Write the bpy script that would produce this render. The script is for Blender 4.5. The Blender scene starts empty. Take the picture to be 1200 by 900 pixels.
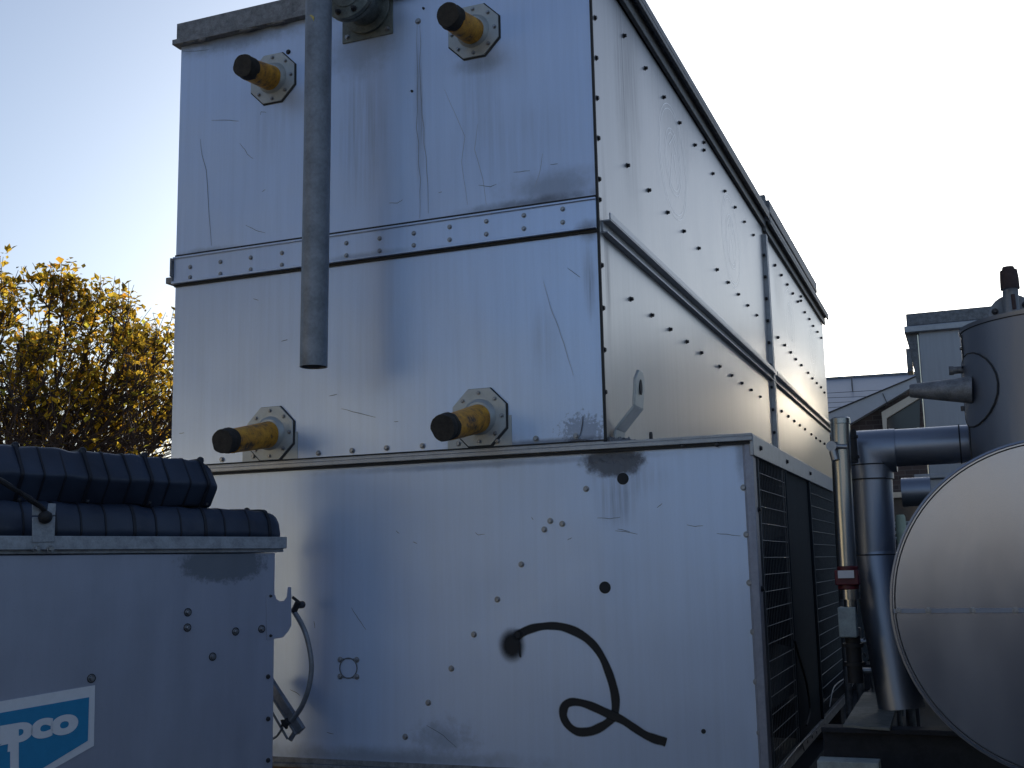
import bpy, bmesh, math, random
from mathutils import Vector, Matrix, Quaternion, noise
random.seed(7)
PI = math.pi
R_ = math.radians
scn = bpy.context.scene
COL = scn.collection
EYE = 1.6

# ------------------------------------------------------------------ camera
FPX = 1334.44
yw, pt, rl = R_(-21.53957559), R_(9.0372734), R_(-1.21517512)
CF = Vector((math.sin(yw)*math.cos(pt), math.cos(yw)*math.cos(pt), math.sin(pt)))
_r = Vector((math.cos(yw), -math.sin(yw), 0)); _u = _r.cross(CF)
CR = _r*math.cos(rl) + _u*math.sin(rl)
CU = -_r*math.sin(rl) + _u*math.cos(rl)
cam = bpy.data.cameras.new('camera')
camo = bpy.data.objects.new('camera', cam); COL.objects.link(camo)
m = Matrix((CR, CU, -CF)).transposed().to_4x4(); m.translation = Vector((0, 0, EYE))
camo.matrix_world = m
cam.sensor_width = 36; cam.lens = FPX/1200*36; cam.clip_start = .05; cam.clip_end = 3000
scn.camera = camo

def ray(px, py): return CF + CR*((px-600)/FPX) - CU*((py-450)/FPX)
def on(px, py, ax, v):           # a point of the real plane x/y/z = v (z above the ground)
    d = ray(px, py); o = Vector((0, 0, EYE))
    return o + d*((v-o[ax])/d[ax])
def onp(px, py, p, n):           # a point of any plane
    d = ray(px, py); o = Vector((0, 0, EYE)); return o + d*((p-o).dot(n)/d.dot(n))
FY = 5.0                          # front plane of the big condenser
def fr(px, py, y=FY): return on(px, py, 1, y)

# ------------------------------------------------------------------ materials
class NT:
    def __init__(s, name):
        s.m = bpy.data.materials.new(name); s.m.use_nodes = True
        s.t = s.m.node_tree; s.n = s.t.nodes; s.b = s.n['Principled BSDF']
    def new(s, kind, **kw):
        n = s.n.new(kind)
        for k, v in kw.items(): setattr(n, k, v)
        return n
    def link(s, a, b): s.t.links.new(a, b)
    def val(s, sock, v):
        if hasattr(v, 'is_output'): s.link(v, sock)
        else: sock.default_value = v
    def math(s, op, a, b=None, c=None, clamp=False):
        n = s.new('ShaderNodeMath', operation=op); n.use_clamp = clamp
        s.val(n.inputs[0], a)
        if b is not None: s.val(n.inputs[1], b)
        if c is not None: s.val(n.inputs[2], c)
        return n.outputs[0]
    def pos(s): return s.new('ShaderNodeNewGeometry').outputs['Position']
    def mapping(s, vec, scale=(1, 1, 1), loc=(0, 0, 0)):
        n = s.new('ShaderNodeMapping'); s.link(vec, n.inputs[0])
        n.inputs['Scale'].default_value = scale; n.inputs['Location'].default_value = loc
        return n.outputs[0]
    def noise(s, vec, scale, detail=4, rough=.55, dist=0):
        n = s.new('ShaderNodeTexNoise'); s.link(vec, n.inputs['Vector'])
        n.inputs['Scale'].default_value = scale; n.inputs['Detail'].default_value = detail
        n.inputs['Roughness'].default_value = rough; n.inputs['Distortion'].default_value = dist
        return n.outputs['Fac']
    def ramp(s, f, stops):
        n = s.new('ShaderNodeValToRGB'); s.link(f, n.inputs[0])
        e = n.color_ramp.elements
        while len(e) < len(stops): e.new(.5)
        for i, (p, c) in enumerate(stops):
            e[i].position = p
            e[i].color = (c, c, c, 1) if not hasattr(c, '__len__') else (*c, 1)
        return n.outputs[0]
    def mix(s, f, a, b, mode='MIX'):
        n = s.new('ShaderNodeMix', data_type='RGBA', blend_type=mode)
        s.val(n.inputs[0], f)
        for k, v in ((6, a), (7, b)):
            if hasattr(v, 'is_output'): s.link(v, n.inputs[k])
            else: n.inputs[k].default_value = (*v, 1) if len(v) == 3 else v
        return n.outputs[2]
    def bump(s, h, strength, dist=.01, normal=None):
        n = s.new('ShaderNodeBump'); s.link(h, n.inputs['Height'])
        n.inputs['Strength'].default_value = strength; n.inputs['Distance'].default_value = dist
        if normal: s.link(normal, n.inputs['Normal'])
        return n.outputs[0]
    def sep(s, v):
        n = s.new('ShaderNodeSeparateXYZ'); s.link(v, n.inputs[0]); return n.outputs
    def blob(s, p, ax, c, r, wob=.6, sc=9, soft=.4, seedz=0.):
        """soft-edged, noise-broken patch of dirt centred at c on axes ax"""
        xyz = s.sep(p)
        a = s.math('DIVIDE', s.math('SUBTRACT', xyz[ax[0]], c[0]), r[0])
        b = s.math('DIVIDE', s.math('SUBTRACT', xyz[ax[1]], c[1]), r[1])
        d = s.math('SQRT', s.math('ADD', s.math('MULTIPLY', a, a), s.math('MULTIPLY', b, b)))
        nz = s.math('MULTIPLY', s.math('SUBTRACT', s.noise(p, sc, 6, .7), .5), wob*2)
        d = s.math('ADD', d, nz)
        n = s.new('ShaderNodeMapRange'); n.interpolation_type = 'SMOOTHSTEP'
        s.link(d, n.inputs[0]); n.inputs[1].default_value = 1; n.inputs[2].default_value = 1-soft
        n.inputs[3].default_value = 0; n.inputs[4].default_value = 1
        return n.outputs[0]
    def out(s, color=None, rough=None, metal=None, normal=None, spec=None):
        b = s.b
        if color is not None:
            if hasattr(color, 'is_output'): s.link(color, b.inputs['Base Color'])
            else: b.inputs['Base Color'].default_value = (*color, 1)
        if rough is not None: s.val(b.inputs['Roughness'], rough)
        if metal is not None: s.val(b.inputs['Metallic'], metal)
        if normal is not None: s.link(normal, b.inputs['Normal'])
        if spec is not None: b.inputs['Specular IOR Level'].default_value = spec
        return s.m

def simple(name, col, rough=.6, metal=0., var=.25, sc=12, bump=.15, streak=False, rvar=.12, spec=.5):
    t = NT(name); p = t.pos()
    v = t.mapping(p, (1, 1, .12)) if streak else p
    n1 = t.noise(v, sc, 6, .65); n2 = t.noise(p, sc*7, 3, .6)
    f = t.math('ADD', t.math('MULTIPLY', n1, .7), t.math('MULTIPLY', n2, .3))
    a = tuple(c*(1-var) for c in col); b = tuple(min(1, c*(1+var)) for c in col)
    c = t.ramp(f, [(.3, a), (.7, b)])
    r = t.math('ADD', rough-rvar/2, t.math('MULTIPLY', n1, rvar))
    return t.out(c, r, metal, t.bump(f, bump, .004), spec)

def panel_mat(name, base, metal, rough, blobs, drips, ax, wave=.6, streaks=.1):
    """weathered sheet metal: faint rain streaks, fine speckle, patches of dirt"""
    t = NT(name); p = t.pos()
    st = t.noise(t.mapping(p, (1, 1, .035)), 26, 5, .7)
    st2 = t.noise(t.mapping(p, (1, 1, .02)), 90, 4, .7)
    big = t.noise(p, 1.3, 4, .55)
    fine = t.noise(p, 160, 3, .7)
    c = t.ramp(st, [(.3, tuple(x*(1-streaks) for x in base)), (.62, base)])
    c = t.mix(t.math('MULTIPLY', big, .5), c, tuple(x*.72 for x in base))
    c = t.mix(t.ramp(fine, [(.55, 0.), (.8, .25)]), c, tuple(x*.6 for x in base))
    c = t.mix(t.ramp(st2, [(.62, 0.), (.78, .1)]), c, tuple(min(1, x*1.3) for x in base))
    rg = t.math('ADD', rough, t.math('MULTIPLY', t.math('SUBTRACT', st, .5), .09))
    for b in blobs:
        (cx, cz, rx, rz, k, dark, wob, sc) = b
        mk = t.math('MULTIPLY', t.blob(p, ax, (cx, cz), (rx*1.2, rz*1.2), wob, sc, .4 if wob < .5 or sc > 20 else .95), k)
        c = t.mix(mk, c, dark); rg = t.math('ADD', rg, t.math('MULTIPLY', mk, .25))
    for d in drips:     # streaks running down from a fitting
        (cx, cz, rx, rz, k, dark) = d
        mk = t.blob(p, ax, (cx, cz), (rx, rz), .25, 5, .8)
        sn = t.ramp(t.noise(t.mapping(p, (1, 1, .03)), 38, 5, .7), [(.35, 0.), (.7, 1.)])
        mk = t.math('MULTIPLY', t.math('MULTIPLY', mk, sn), k)
        c = t.mix(mk, c, dark); rg = t.math('ADD', rg, t.math('MULTIPLY', mk, .2))
    wv = t.noise(p, .9, 2, .5)
    wv2 = t.noise(t.mapping(p, (1.4, 1.4, .5)), 2.6, 2, .5)
    h = t.math('ADD', wv, t.math('MULTIPLY', wv2, .12))
    nb = t.bump(h, wave, .045)
    nb = t.bump(fine, .12, .0015, nb)
    return t.out(c, rg, metal, nb, .5)

def pz(px, py): q = fr(px, py); return q.x, q.z
def szx(w): return w/203.0*1.0          # px -> m on the front plane, across
def szz(h): return h/238.0
DIRT = (.05, .055, .06)
def fb(px, py, w, h, k=.7, dark=DIRT, wob=.5, sc=12):
    x, z = pz(px, py); return (x, z, szx(w), szz(h), k, dark, wob, sc)
def fd(px, py, w, h, k=.7, dark=(.07, .07, .075)):
    x, z = pz(px, py); return (x, z, szx(w), szz(h), k, dark)

METAL = (.55, .67, .9)
m_up = panel_mat('upper_front_sheet', METAL, .55, .42,
    [fb(650, 220, 60, 26, .38, (.08, .085, .09), .7, 6), fb(440, 275, 60, 8, .5), fb(280, 44, 100, 22, .55), fb(420, 60, 50, 40, .35), fb(240, 296, 50, 8, .4), fb(620, 238, 90, 8, .5), fb(560, 75, 34, 14, .35)],
    [fd(425, 150, 42, 120, .36, (.12, .115, .11)), fd(492, 130, 9, 130, .5, (.16, .15, .14)), fd(560, 120, 30, 80, .2), fd(320, 150, 40, 60, .15), fd(600, 170, 90, 70, .15)], (0, 2))
m_mid = panel_mat('middle_front_sheet', METAL, .6, .34,
    [fb(690, 270, 14, 14, .55), fb(430, 300, 70, 6, .35), fb(683, 504, 20, 16, .4, (.03, .03, .035), 1.6, 60), fb(560, 515, 40, 8, .5), fb(640, 518, 110, 5, .6)],
    [fd(690, 330, 8, 60, .5), fd(640, 400, 20, 60, .2)], (0, 2), wave=.5, streaks=.1)
m_low = panel_mat('fan_section_sheet', METAL, .55, .38,
    [fb(719, 540, 30, 18, .85, (.1, .105, .11), .45, 22), fb(560, 545, 200, 5, .35), fb(450, 888, 190, 14, .5, (.09, .08, .065), .5, 10), fb(520, 865, 40, 22, .35, (.08, .08, .08), 1., 16), fb(868, 530, 6, 40, .4)],
    [fd(722, 590, 26, 34, .45), fd(735, 560, 50, 30, .3)], (0, 2), wave=.5, streaks=.08)
def sd(px, py, w, h, k=.6, x=-1.52): q = on(px, py, 0, x); return (q.y, q.z, w, h, k, (.07, .07, .08))
m_side = panel_mat('side_sheet', (.34, .355, .38), .65, .33, [],
    [sd(735, 60, .35, 1.1, .6), sd(712, 300, .06, .7, .6), sd(790, 120, .9, .5, .35), sd(912, 330, .4, .5, .3)], (1, 2), wave=.16, streaks=.2)
m_trim = simple('trim_metal', (.36, .38, .41), .42, .6, .2, 14, .1)
m_dkjoint = simple('dark_joint', (.03, .032, .035), .8, 0, .3, 20)
m_rim = simple('weathered_galvanised_rim', (.2, .21, .225), .6, .5, .55, 22, .5)
m_bolt = simple('bolt_steel', (.3, .31, .33), .35, .8, .2, 60, .1)
m_boltdk = simple('dark_bolt', (.05, .05, .055), .5, .5, .2, 60, .1)
m_scr = simple('scratch_dark', (.11, .12, .15), .7, 0, .1, 60, 0)
m_drip = simple('drip_mark', (.27, .29, .33), .7, 0, .3, 60, 0)
m_emb = simple('pressed_line', (.8, .82, .85), .42, .9, .05, 60, 0)
m_galv = simple('galvanised_pipe', (.2, .22, .25), .5, .55, .35, 9, .15)
m_flange = simple('dirty_flange', (.16, .18, .17), .55, .5, .5, 16, .3)
m_plate = simple('octagon_plate', (.4, .43, .44), .45, .4, .12, 20, .1)
m_inside = simple('dark_inside', (.02, .022, .026), .8, 0, .2, 6)
m_wire = simple('wire_mesh', (.16, .17, .18), .5, .5, .2, 40, 0)
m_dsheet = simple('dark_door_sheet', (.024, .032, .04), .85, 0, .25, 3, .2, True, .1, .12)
m_black = simple('black_rubber', (.016, .016, .018), .65, 0, .4, 40, .6)
m_cap = simple('grimy_rubber_cap', (.03, .026, .022), .8, 0, .6, 34, .7)
def cladding(name, base, rough, wv=.35):
    t = NT(name); p = t.pos()
    n1 = t.noise(t.mapping(p, (1, 1, .3)), 3, 4, .6); f = t.noise(p, 90, 3, .7)
    c = t.ramp(n1, [(.3, tuple(x*.8 for x in base)), (.7, base)])
    c = t.mix(t.ramp(f, [(.6, 0.), (.8, .25)]), c, tuple(x*.5 for x in base))
    r = t.math('ADD', rough-.08, t.math('MULTIPLY', n1, .18))
    nb = t.bump(n1, wv, .02)
    return t.out(c, r, .9, nb)
m_clad = cladding('aluminium_cladding', (.28, .31, .38), .46)
m_clad2 = cladding('dark_pipe_cladding', (.26, .29, .35), .4)
m_disc = cladding('vessel_end_sheet', (.4, .44, .52), .2, .12)
m_steel_pipe = cladding('stainless_pipe', (.34, .34, .33), .22)

def yellow():
    t = NT('grimy_yellow_paint'); p = t.pos()
    n = t.noise(p, 16, 6, .7); n2 = t.noise(p, 70, 3, .7)
    c = t.ramp(n, [(.36, (.08, .045, .018)), (.47, (.5, .22, .012)), (.7, (.8, .4, .025))])
    c = t.mix(t.ramp(n2, [(.62, 0.), (.7, .8)]), c, (.03, .018, .012))
    return t.out(c, .5, 0, t.bump(n, .4, .006))
m_yel = yellow()
m_paint = None
def spray():
    t = NT('black_spray_paint')
    a = t.new('ShaderNodeAttribute', attribute_name='cover').outputs['Fac']
    n = t.noise(t.pos(), 220, 3, .8)
    x = t.math('ADD', a, t.math('MULTIPLY', t.math('MULTIPLY', t.math('SUBTRACT', n, .5), a), 1.1))
    f = t.ramp(x, [(.08, 0.), (.72, 1.)])
    t.link(f, t.b.inputs['Alpha'])
    return t.out((.006, .007, .01), .6, 0)
m_paint = spray()

# container
m_box = None

# ------------------------------------------------------------------ mesh helpers
def box(bm, x0, x1, y0, y1, z0, z1, mi=0, M=None):
    vs = [bm.verts.new((x, y, z)) for z in (z0, z1) for y in (y0, y1) for x in (x0, x1)]
    if M is not None:
        for v in vs: v.co = M @ v.co
    for f in ((0, 2, 3, 1), (4, 5, 7, 6), (0, 1, 5, 4), (2, 6, 7, 3), (0, 4, 6, 2), (1, 3, 7, 5)):
        bm.faces.new([vs[i] for i in f]).material_index = mi
    return bm
def BM(): return bmesh.new()
def frame_of(d):
    d = d.normalized(); a = Vector((0, 0, 1)) if abs(d.z) < .9 else Vector((1, 0, 0))
    u = d.cross(a).normalized(); return u, d.cross(u).normalized()
def tube(bm, pts, rad, n=16, cap=True, mi=0, smooth=True):
    """a tube along points (parallel frames); rad a number or a list"""
    pts = [Vector(p) for p in pts]; k = len(pts)
    rs = rad if hasattr(rad, '__len__') else [rad]*k
    rings = []; u = None
    for i, p in enumerate(pts):
        d = (pts[min(i+1, k-1)]-pts[max(i-1, 0)]).normalized()
        if u is None: u, w = frame_of(d)
        else:
            u = (u - d*u.dot(d)).normalized(); w = d.cross(u).normalized()
        rings.append([bm.verts.new(p+(u*math.cos(2*PI*j/n)+w*math.sin(2*PI*j/n))*rs[i]) for j in range(n)])
    for a, b in zip(rings, rings[1:]):
        for j in range(n):
            f = bm.faces.new((a[j], a[(j+1) % n], b[(j+1) % n], b[j])); f.material_index = mi; f.smooth = smooth
    if cap:
        bm.faces.new(rings[0][::-1]).material_index = mi; bm.faces.new(rings[-1]).material_index = mi
    return bm
def poly(bm, pts, thick_vec, mi=0):
    """a flat outline with a real thickness"""
    a = [bm.verts.new(Vector(p)) for p in pts]; b = [bm.verts.new(Vector(p)+Vector(thick_vec)) for p in pts]
    n = len(a); bm.faces.new(a).material_index = mi; bm.faces.new(b[::-1]).material_index = mi
    for i in range(n): bm.faces.new((a[i], b[i], b[(i+1) % n], a[(i+1) % n])).material_index = mi
    return bm
def ribbon(bm, pts, nrm, w, lift=.0015, mi=1):
    """a thin stroke lying on a surface"""
    pts = [Vector(p)+nrm*lift for p in pts]; L = []
    for i, p in enumerate(pts):
        d = (pts[min(i+1, len(pts)-1)]-pts[max(i-1, 0)]).normalized(); s = d.cross(nrm)
        ww = w*(.5+.5*math.sin(PI*(i+.35)/(len(pts)-.3)))
        L.append((bm.verts.new(p-s*ww/2), bm.verts.new(p+s*ww/2)))
    for a, b in zip(L, L[1:]): bm.faces.new((a[0], a[1], b[1], b[0])).material_index = mi
def wob(a, b, n, k):
    a, b = Vector(a), Vector(b); r = []
    for i in range(n+1):
        t = i/n; q = a.lerp(b, t) + Vector((random.uniform(-k, k), random.uniform(-k, k), random.uniform(-k, k)))*(0 if i in (0, n) else 1)
        r.append(q)
    return r
def obj(name, bm, mats, parent=None, bevel=0, loc=None):
    bmesh.ops.recalc_face_normals(bm, faces=bm.faces)
    me = bpy.data.meshes.new(name)
    if parent is not None:
        off = ROOTW[parent.name]; bmesh.ops.translate(bm, verts=bm.verts, vec=-off)
    bm.to_mesh(me); bm.free()
    if name != 'crown': me.set_sharp_from_angle(angle=R_(38))
    o = bpy.data.objects.new(name, me); COL.objects.link(o)
    for mm in (mats if isinstance(mats, (list, tuple)) else [mats]): me.materials.append(mm)
    if parent is not None:
        o.parent = parent; ROOTW[o.name] = ROOTW[parent.name]
    else: ROOTW[o.name] = Vector((0, 0, 0))
    if bevel:
        md = o.modifiers.new('bevel', 'BEVEL'); md.width = bevel; md.segments = 2; md.limit_method = 'ANGLE'
    return o
ROOTW = {}
def thing(name, label, cat, loc=(0, 0, 0), group=None):
    o = bpy.data.objects.new(name, None); COL.objects.link(o); o.location = loc; o.empty_display_size = .2
    o['label'] = label; o['category'] = cat
    if group: o['group'] = group
    ROOTW[o.name] = Vector(loc); return o
def tag(o, label, cat, group=None):
    o['label'] = label; o['category'] = cat
    if group: o['group'] = group
    return o
def struct(name, bm, mat):
    o = obj(name, bm, mat); o['kind'] = 'structure'; return o

# bolt head mesh: washer + domed hexagon, axis +Z
def bolt_bm(r=.016, h=.011, hexa=True, n=14):
    b = BM(); tube(b, [(0, 0, -.002), (0, 0, .0025)], r, n)
    k = 6 if hexa else n
    tube(b, [(0, 0, .0025), (0, 0, h*.8), (0, 0, h)], [r*.72, r*.72, r*.55], k, smooth=not hexa)
    return b
bolt_meshes = {}
def bolt(p, nrm, parent, r=.015, mat=None, name='bolt', h=.011, hexa=False):
    mat = mat or m_bolt; key = (round(r, 4), mat.name, name, h, hexa)
    if key not in bolt_meshes:
        bm = bolt_bm(r, h, hexa); bmesh.ops.recalc_face_normals(bm, faces=bm.faces)
        me = bpy.data.meshes.new(name); bm.to_mesh(me); bm.free(); me.materials.append(mat); bolt_meshes[key] = me
    o = bpy.data.objects.new(name, bolt_meshes[key]); COL.objects.link(o); o.parent = parent
    o.location = Vector(p) - ROOTW[parent.name]
    q = Vector(nrm).to_track_quat('Z', 'Y'); o.rotation_mode = 'QUATERNION'
    o.rotation_quaternion = q @ Quaternion((0, 0, 1), random.uniform(0, 1))
    return o

# ------------------------------------------------------------------ BIG CONDENSER
XL, XR, XF = -3.955, -1.525, -.856      # left, right of casing, right of fan section
YB = 14.65                               # back end
YS = 10.13                               # joint between the two cells
ZB, ZT, ZBAND0, ZBAND1, ZLED = .66, 4.6, 3.17, 3.31, 2.135
unit = thing('evaporative_condenser', 'huge silver sheet metal condenser with yellow pipe stubs and a sprayed number 2', 'condenser', (XL+1.2, 9, ZB))
NF = Vector((0, -1, 0)); NS = Vector((1, 0, 0))

# inner body (keeps light out behind the sheets)
b = BM(); box(b, XL+.03, XR-.03, 5.03, YB-.03, ZLED, ZT-.05); obj('inner_body', b, m_inside, unit)

def strokes(bm, lst, n=NF, plane=lambda x, y: fr(x, y), w=.006, mi=1, k=.0016):
    for s in lst:
        pts = [plane(*q) for q in s]
        out = []
        for a, c in zip(pts, pts[1:]): out += wob(a, c, 3, k)[:-1]
        out.append(pts[-1])
        out = [q - n*((q-pts[0]).dot(n)) for q in out]
        ribbon(bm, out, n, w*.6, .0012, mi)

# upper front sheet with scratches and drips
b = BM(); box(b, XL, XR, FY, FY+.028, ZBAND0+.07, ZT-.02)
strokes(b, [[(235, 163), (237, 182), (242, 200), (245, 250), (248, 288)], [(281, 168), (287, 175), (290, 181), (297, 186)],
            [(288, 264), (300, 270), (311, 273)], [(248, 141), (270, 141), (280, 142)], [(215, 60), (230, 60), (245, 58)],
            [(307, 225), (311, 222)], [(305, 135), (306, 131), (312, 132)],
            [(602, 202), (612, 201), (621, 200)], [(456, 238), (466, 238), (472, 234)], [(561, 217), (575, 219), (582, 216)], [(645, 193), (654, 192)],
            [(514, 226), (518, 225)], [(480, 107), (484, 106)]], w=.0045)
strokes(b, [[(489, 30), (490, 90), (488, 150), (493, 210), (492, 256)], [(492, 30), (493, 100), (497, 150), (500, 200), (502, 250)]], w=.005, mi=2, k=.006)
strokes(b, [[(521, 105), (532, 130), (545, 160), (541, 190), (548, 240)], [(560, 145), (556, 175), (566, 210), (570, 240)], [(636, 180), (633, 200), (627, 220)]], w=.004, mi=3)
pnl_up = obj('upper_front_panel', b, [m_up, m_scr, m_drip, m_trim], unit)
b = BM(); box(b, XL, XR, FY+.003, FY+.03, ZLED+.012, ZBAND0-.004+.07)
strokes(b, [[(386, 464), (395, 462)], [(400, 479), (420, 484), (440, 489)], [(210, 508), (216, 507)], [(665, 314), (673, 320), (680, 325)],
            [(462, 494), (467, 494)], [(330, 400), (337, 398)], [(297, 350), (303, 352)]], w=.0045)
strokes(b, [[(637, 330), (645, 360), (655, 385), (663, 410), (672, 440)]], w=.004, mi=3)
strokes(b, [[(683, 488), (682, 500), (679, 512)], [(668, 517), (676, 515), (690, 516)]], w=.008, k=.004)
obj('middle_front_panel', b, [m_mid, m_scr, m_drip, m_trim], unit)
# rivetted band across the front: flat strip with turned lips
b = BM(); box(b, XL-.004, XR+.002, FY-.012, FY+.004, ZBAND0, ZBAND1)
box(b, XL-.006, XR+.004, FY-.03, FY-.012, ZBAND0-.008, ZBAND0+.006); box(b, XL-.006, XR+.004, FY-.022, FY-.012, ZBAND1-.004, ZBAND1+.006)
band = obj('front_band', b, [m_mid], unit, .002)
b = BM(); box(b, XL-.002, XR+.001, FY-.006, FY+.002, ZBAND1+.006, ZBAND1+.02); box(b, XL-.002, XR+.001, FY-.008, FY+.002, ZBAND0-.022, ZBAND0-.008)
obj('band_joint', b, m_dkjoint, unit)
b = BM(); box(b, XL-.05, XL-.006, FY-.02, FY+.12, ZBAND0+.0, ZBAND0+.035); box(b, XL-.018, XL-.006, FY-.03, FY+.1, ZBAND0+.035, ZBAND1)
obj('band_end', b, m_rim, unit, .003)
for (x, y1, y2) in ((223, 313, 325), (258.5, 307, 321), (294, 302, 316), (330.5, 296.5, 310.5), (406, 285, 299.5), (445, 279.5, 294), (485, 273.5, 287.5), (527, 266, 281), (570, 259.5, 274.5), (614, 252.5, 268), (659.5, 245, 260.5)):
    for y in (y1, y2):
        q = fr(x, y, FY-.012); bolt(q, NF, band, .0125, m_bolt, 'rivet', .009)
# corner flange of the casing and the dark joint beside it
b = BM(); box(b, XR+.001, XR+.012, FY-.004, FY+.012, ZLED, ZT); obj('corner_joint', b, m_dkjoint, unit)
b = BM(); box(b, XR-.0, XR+.006, FY+.012, FY+.09, ZLED, ZT); obj('corner_flange', b, m_side, unit, .002)

# side sheets (two cells, two tiers)
def ring(bm, c, ry, rz, n=40, w=.006):
    pts = [c+Vector((0, math.cos(2*PI*i/n)*ry, math.sin(2*PI*i/n)*rz)) for i in range(n+1)]
    L = []
    for i, p in enumerate(pts):
        d = (p-c).normalized(); L.append((bm.verts.new(p-d*w/2+NS*.0015), bm.verts.new(p+d*w/2+NS*.0015)))
    for a, bb in zip(L, L[1:]): bm.faces.new((a[0], a[1], bb[1], bb[0])).material_index = 1
side_emb = {0: [(789, 190), (857, 283)], 1: [(926, 377), (951.5, 405)]}
side_panels = {}
for cell, (y0, y1) in enumerate(((FY+.02, YS-.02), (YS+.03, YB))):
    b = BM(); box(b, XR-.025, XR, y0, y1, ZBAND0+.06, ZT-.02)
    for (x, y) in side_emb[cell]:
        c = on(x, y, 0, XR)
        for rr in (.36, .33, .21, .18): ring(b, c, rr, rr, w=.003)
        for s in (-1, 1):
            pp = [c+Vector((0, s*.12, -.2)), c+Vector((0, s*.02, .05)), c+Vector((0, s*.1, .08)), c+Vector((0, -s*.06, .2))]
            ribbon(b, pp, NS, .005, .0015, 1)
    side_panels[cell, 1] = obj('upper_side_panel', b, [m_side, m_emb], unit)
    b = BM(); box(b, XR-.022, XR+.002, y0, y1, ZLED-.1, ZBAND0+.03)
    side_panels[cell, 0] = obj('lower_side_panel', b, [m_side], unit)
# seam between cells: two flanges with a dark gap
b = BM()
for y in (YS-.045, YS+.012): box(b, XR-.01, XR+.035, y, y+.028, ZLED-.1, ZT-.1)
seam = obj('cell_seam', b, m_trim, unit, .002)
b = BM(); box(b, XR-.02, XR+.02, YS-.017, YS+.012, ZLED-.1, ZT-.1); obj('seam_gap', b, m_dkjoint, unit)
# angle rail running along the side between tiers
for (y0, y1) in ((FY+.06, YS-.05), (YS+.05, YB+.05)):
    b = BM(); box(b, XR+.002, XR+.052, y0, y1, ZBAND0+.045, ZBAND0+.053); box(b, XR+.044, XR+.052, y0, y1, ZBAND0+.053, ZBAND0+.085)
    box(b, XR+.002, XR+.034, y0, y1, ZBAND0-.012, ZBAND0-.004); box(b, XR+.002, XR+.014, y0, y1, ZBAND0-.004, ZBAND0+.045)
    obj('side_rail', b, m_trim, unit, .002)
# back and left sheets
b = BM(); box(b, XL-.002, XR, YB, YB+.02, ZLED-.1, ZT-.02); obj('back_panel', b, m_side, unit)
b = BM(); box(b, XL, XL+.02, FY+.03, YB, ZB, ZT-.02); obj('left_panel', b, m_side, unit)

# roof rims (a channel round the top of each cell), corroded
b = BM()
box(b, XL-.012, XR+.05, FY-.03, FY+.05, 4.585, 4.685); box(b, XL-.03, XR+.05, FY-.045, FY+.03, 4.555, 4.585)
for i in range(26):
    x = XL+random.uniform(.02, 2.4); q = random.uniform(.004, .018)
    bmesh.ops.create_icosphere(b, subdivisions=1, radius=q, matrix=Matrix.Translation((x, FY-.03, 4.556)) @ Matrix.Diagonal((random.uniform(1.5, 4), 1, 1, 1)))
rimf = obj('front_rim', b, m_rim, unit, .004)
for (y0, y1, z0) in ((FY-.03, YS-.03, 4.66), (YS+.0, YB+.08, 4.66)):
    b = BM(); dz = 0 if y0 < 6 else -.03
    box(b, XR+.002, XR+.075, y0, y1, z0+dz-.0, z0+dz+.05); box(b, XR+.055, XR+.075, y0, y1, z0+dz-.03, z0+dz)
    box(b, XR-.05, XR+.03, y0, y1, z0+dz+.05, z0+dz+.13)
    box(b, XR+.003, XR+.03, y0, y1, z0+dz-.09, z0+dz)
    obj('side_rim', b, m_rim, unit, .004)
b = BM(); box(b, XR-.12, XR+.06, YS+.1, YS+3.6, 4.74, 4.86); box(b, XR-.1, XR+.03, YS+.05, YS+.12, 4.7, 4.9); obj('raised_rim', b, m_rim, unit, .006)
b = BM(); box(b, XL, XR, FY+.05, YB, 4.56, 4.6); obj('casing_top', b, m_rim, unit)
b = BM(); box(b, XL+.4, XR-.9, 5.9, 9.4, 4.6, 4.66); obj('top_screen', b, m_rim, unit)

# bolts on the side sheets
up0 = [(731, 42), (756, 80), (777.5, 114), (796, 144), (814, 170), (824.5, 167), (824.5, 176), (835, 203.5), (826, 149), (849, 224), (861, 243), (872, 260), (882.5, 275.5),
       (735, 194), (760, 223), (782, 249), (801, 271), (818.5, 291), (840, 316), (853, 331), (865, 345), (876, 358), (886.5, 369.5)]
lo0 = [(739, 350.5), (763.5, 369.5), (785, 386), (804.5, 400.5), (821.5, 413.5), (843, 429.5), (857, 440), (869, 449), (880, 457), (890.5, 465)]
up1 = [(907.5, 311), (915, 322.5), (922, 333.5), (928.5, 344), (938, 347.5), (938, 352.5), (934.5, 353.5), (942.5, 366), (948, 374), (952.5, 382), (957.5, 389), (962, 396),
       (911, 395.5), (919, 404.5), (926, 413), (932, 421), (938.5, 428), (946.5, 437), (951.5, 443.5), (956.5, 449), (961.5, 454), (965.5, 460)]
lo1 = [(915, 482), (923, 488), (930, 493.5), (936.5, 498.5), (942.5, 503), (950, 509), (955.5, 513.5), (960.5, 517), (965.5, 520)]
for (x, y) in up0: bolt(on(x, y, 0, XR+.001), NS, side_panels[0, 1], .0135, m_boltdk, h=.016)
for (x, y) in lo0: bolt(on(x, y, 0, XR+.003), NS, side_panels[0, 0], .0135, m_boltdk, h=.016)
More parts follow.
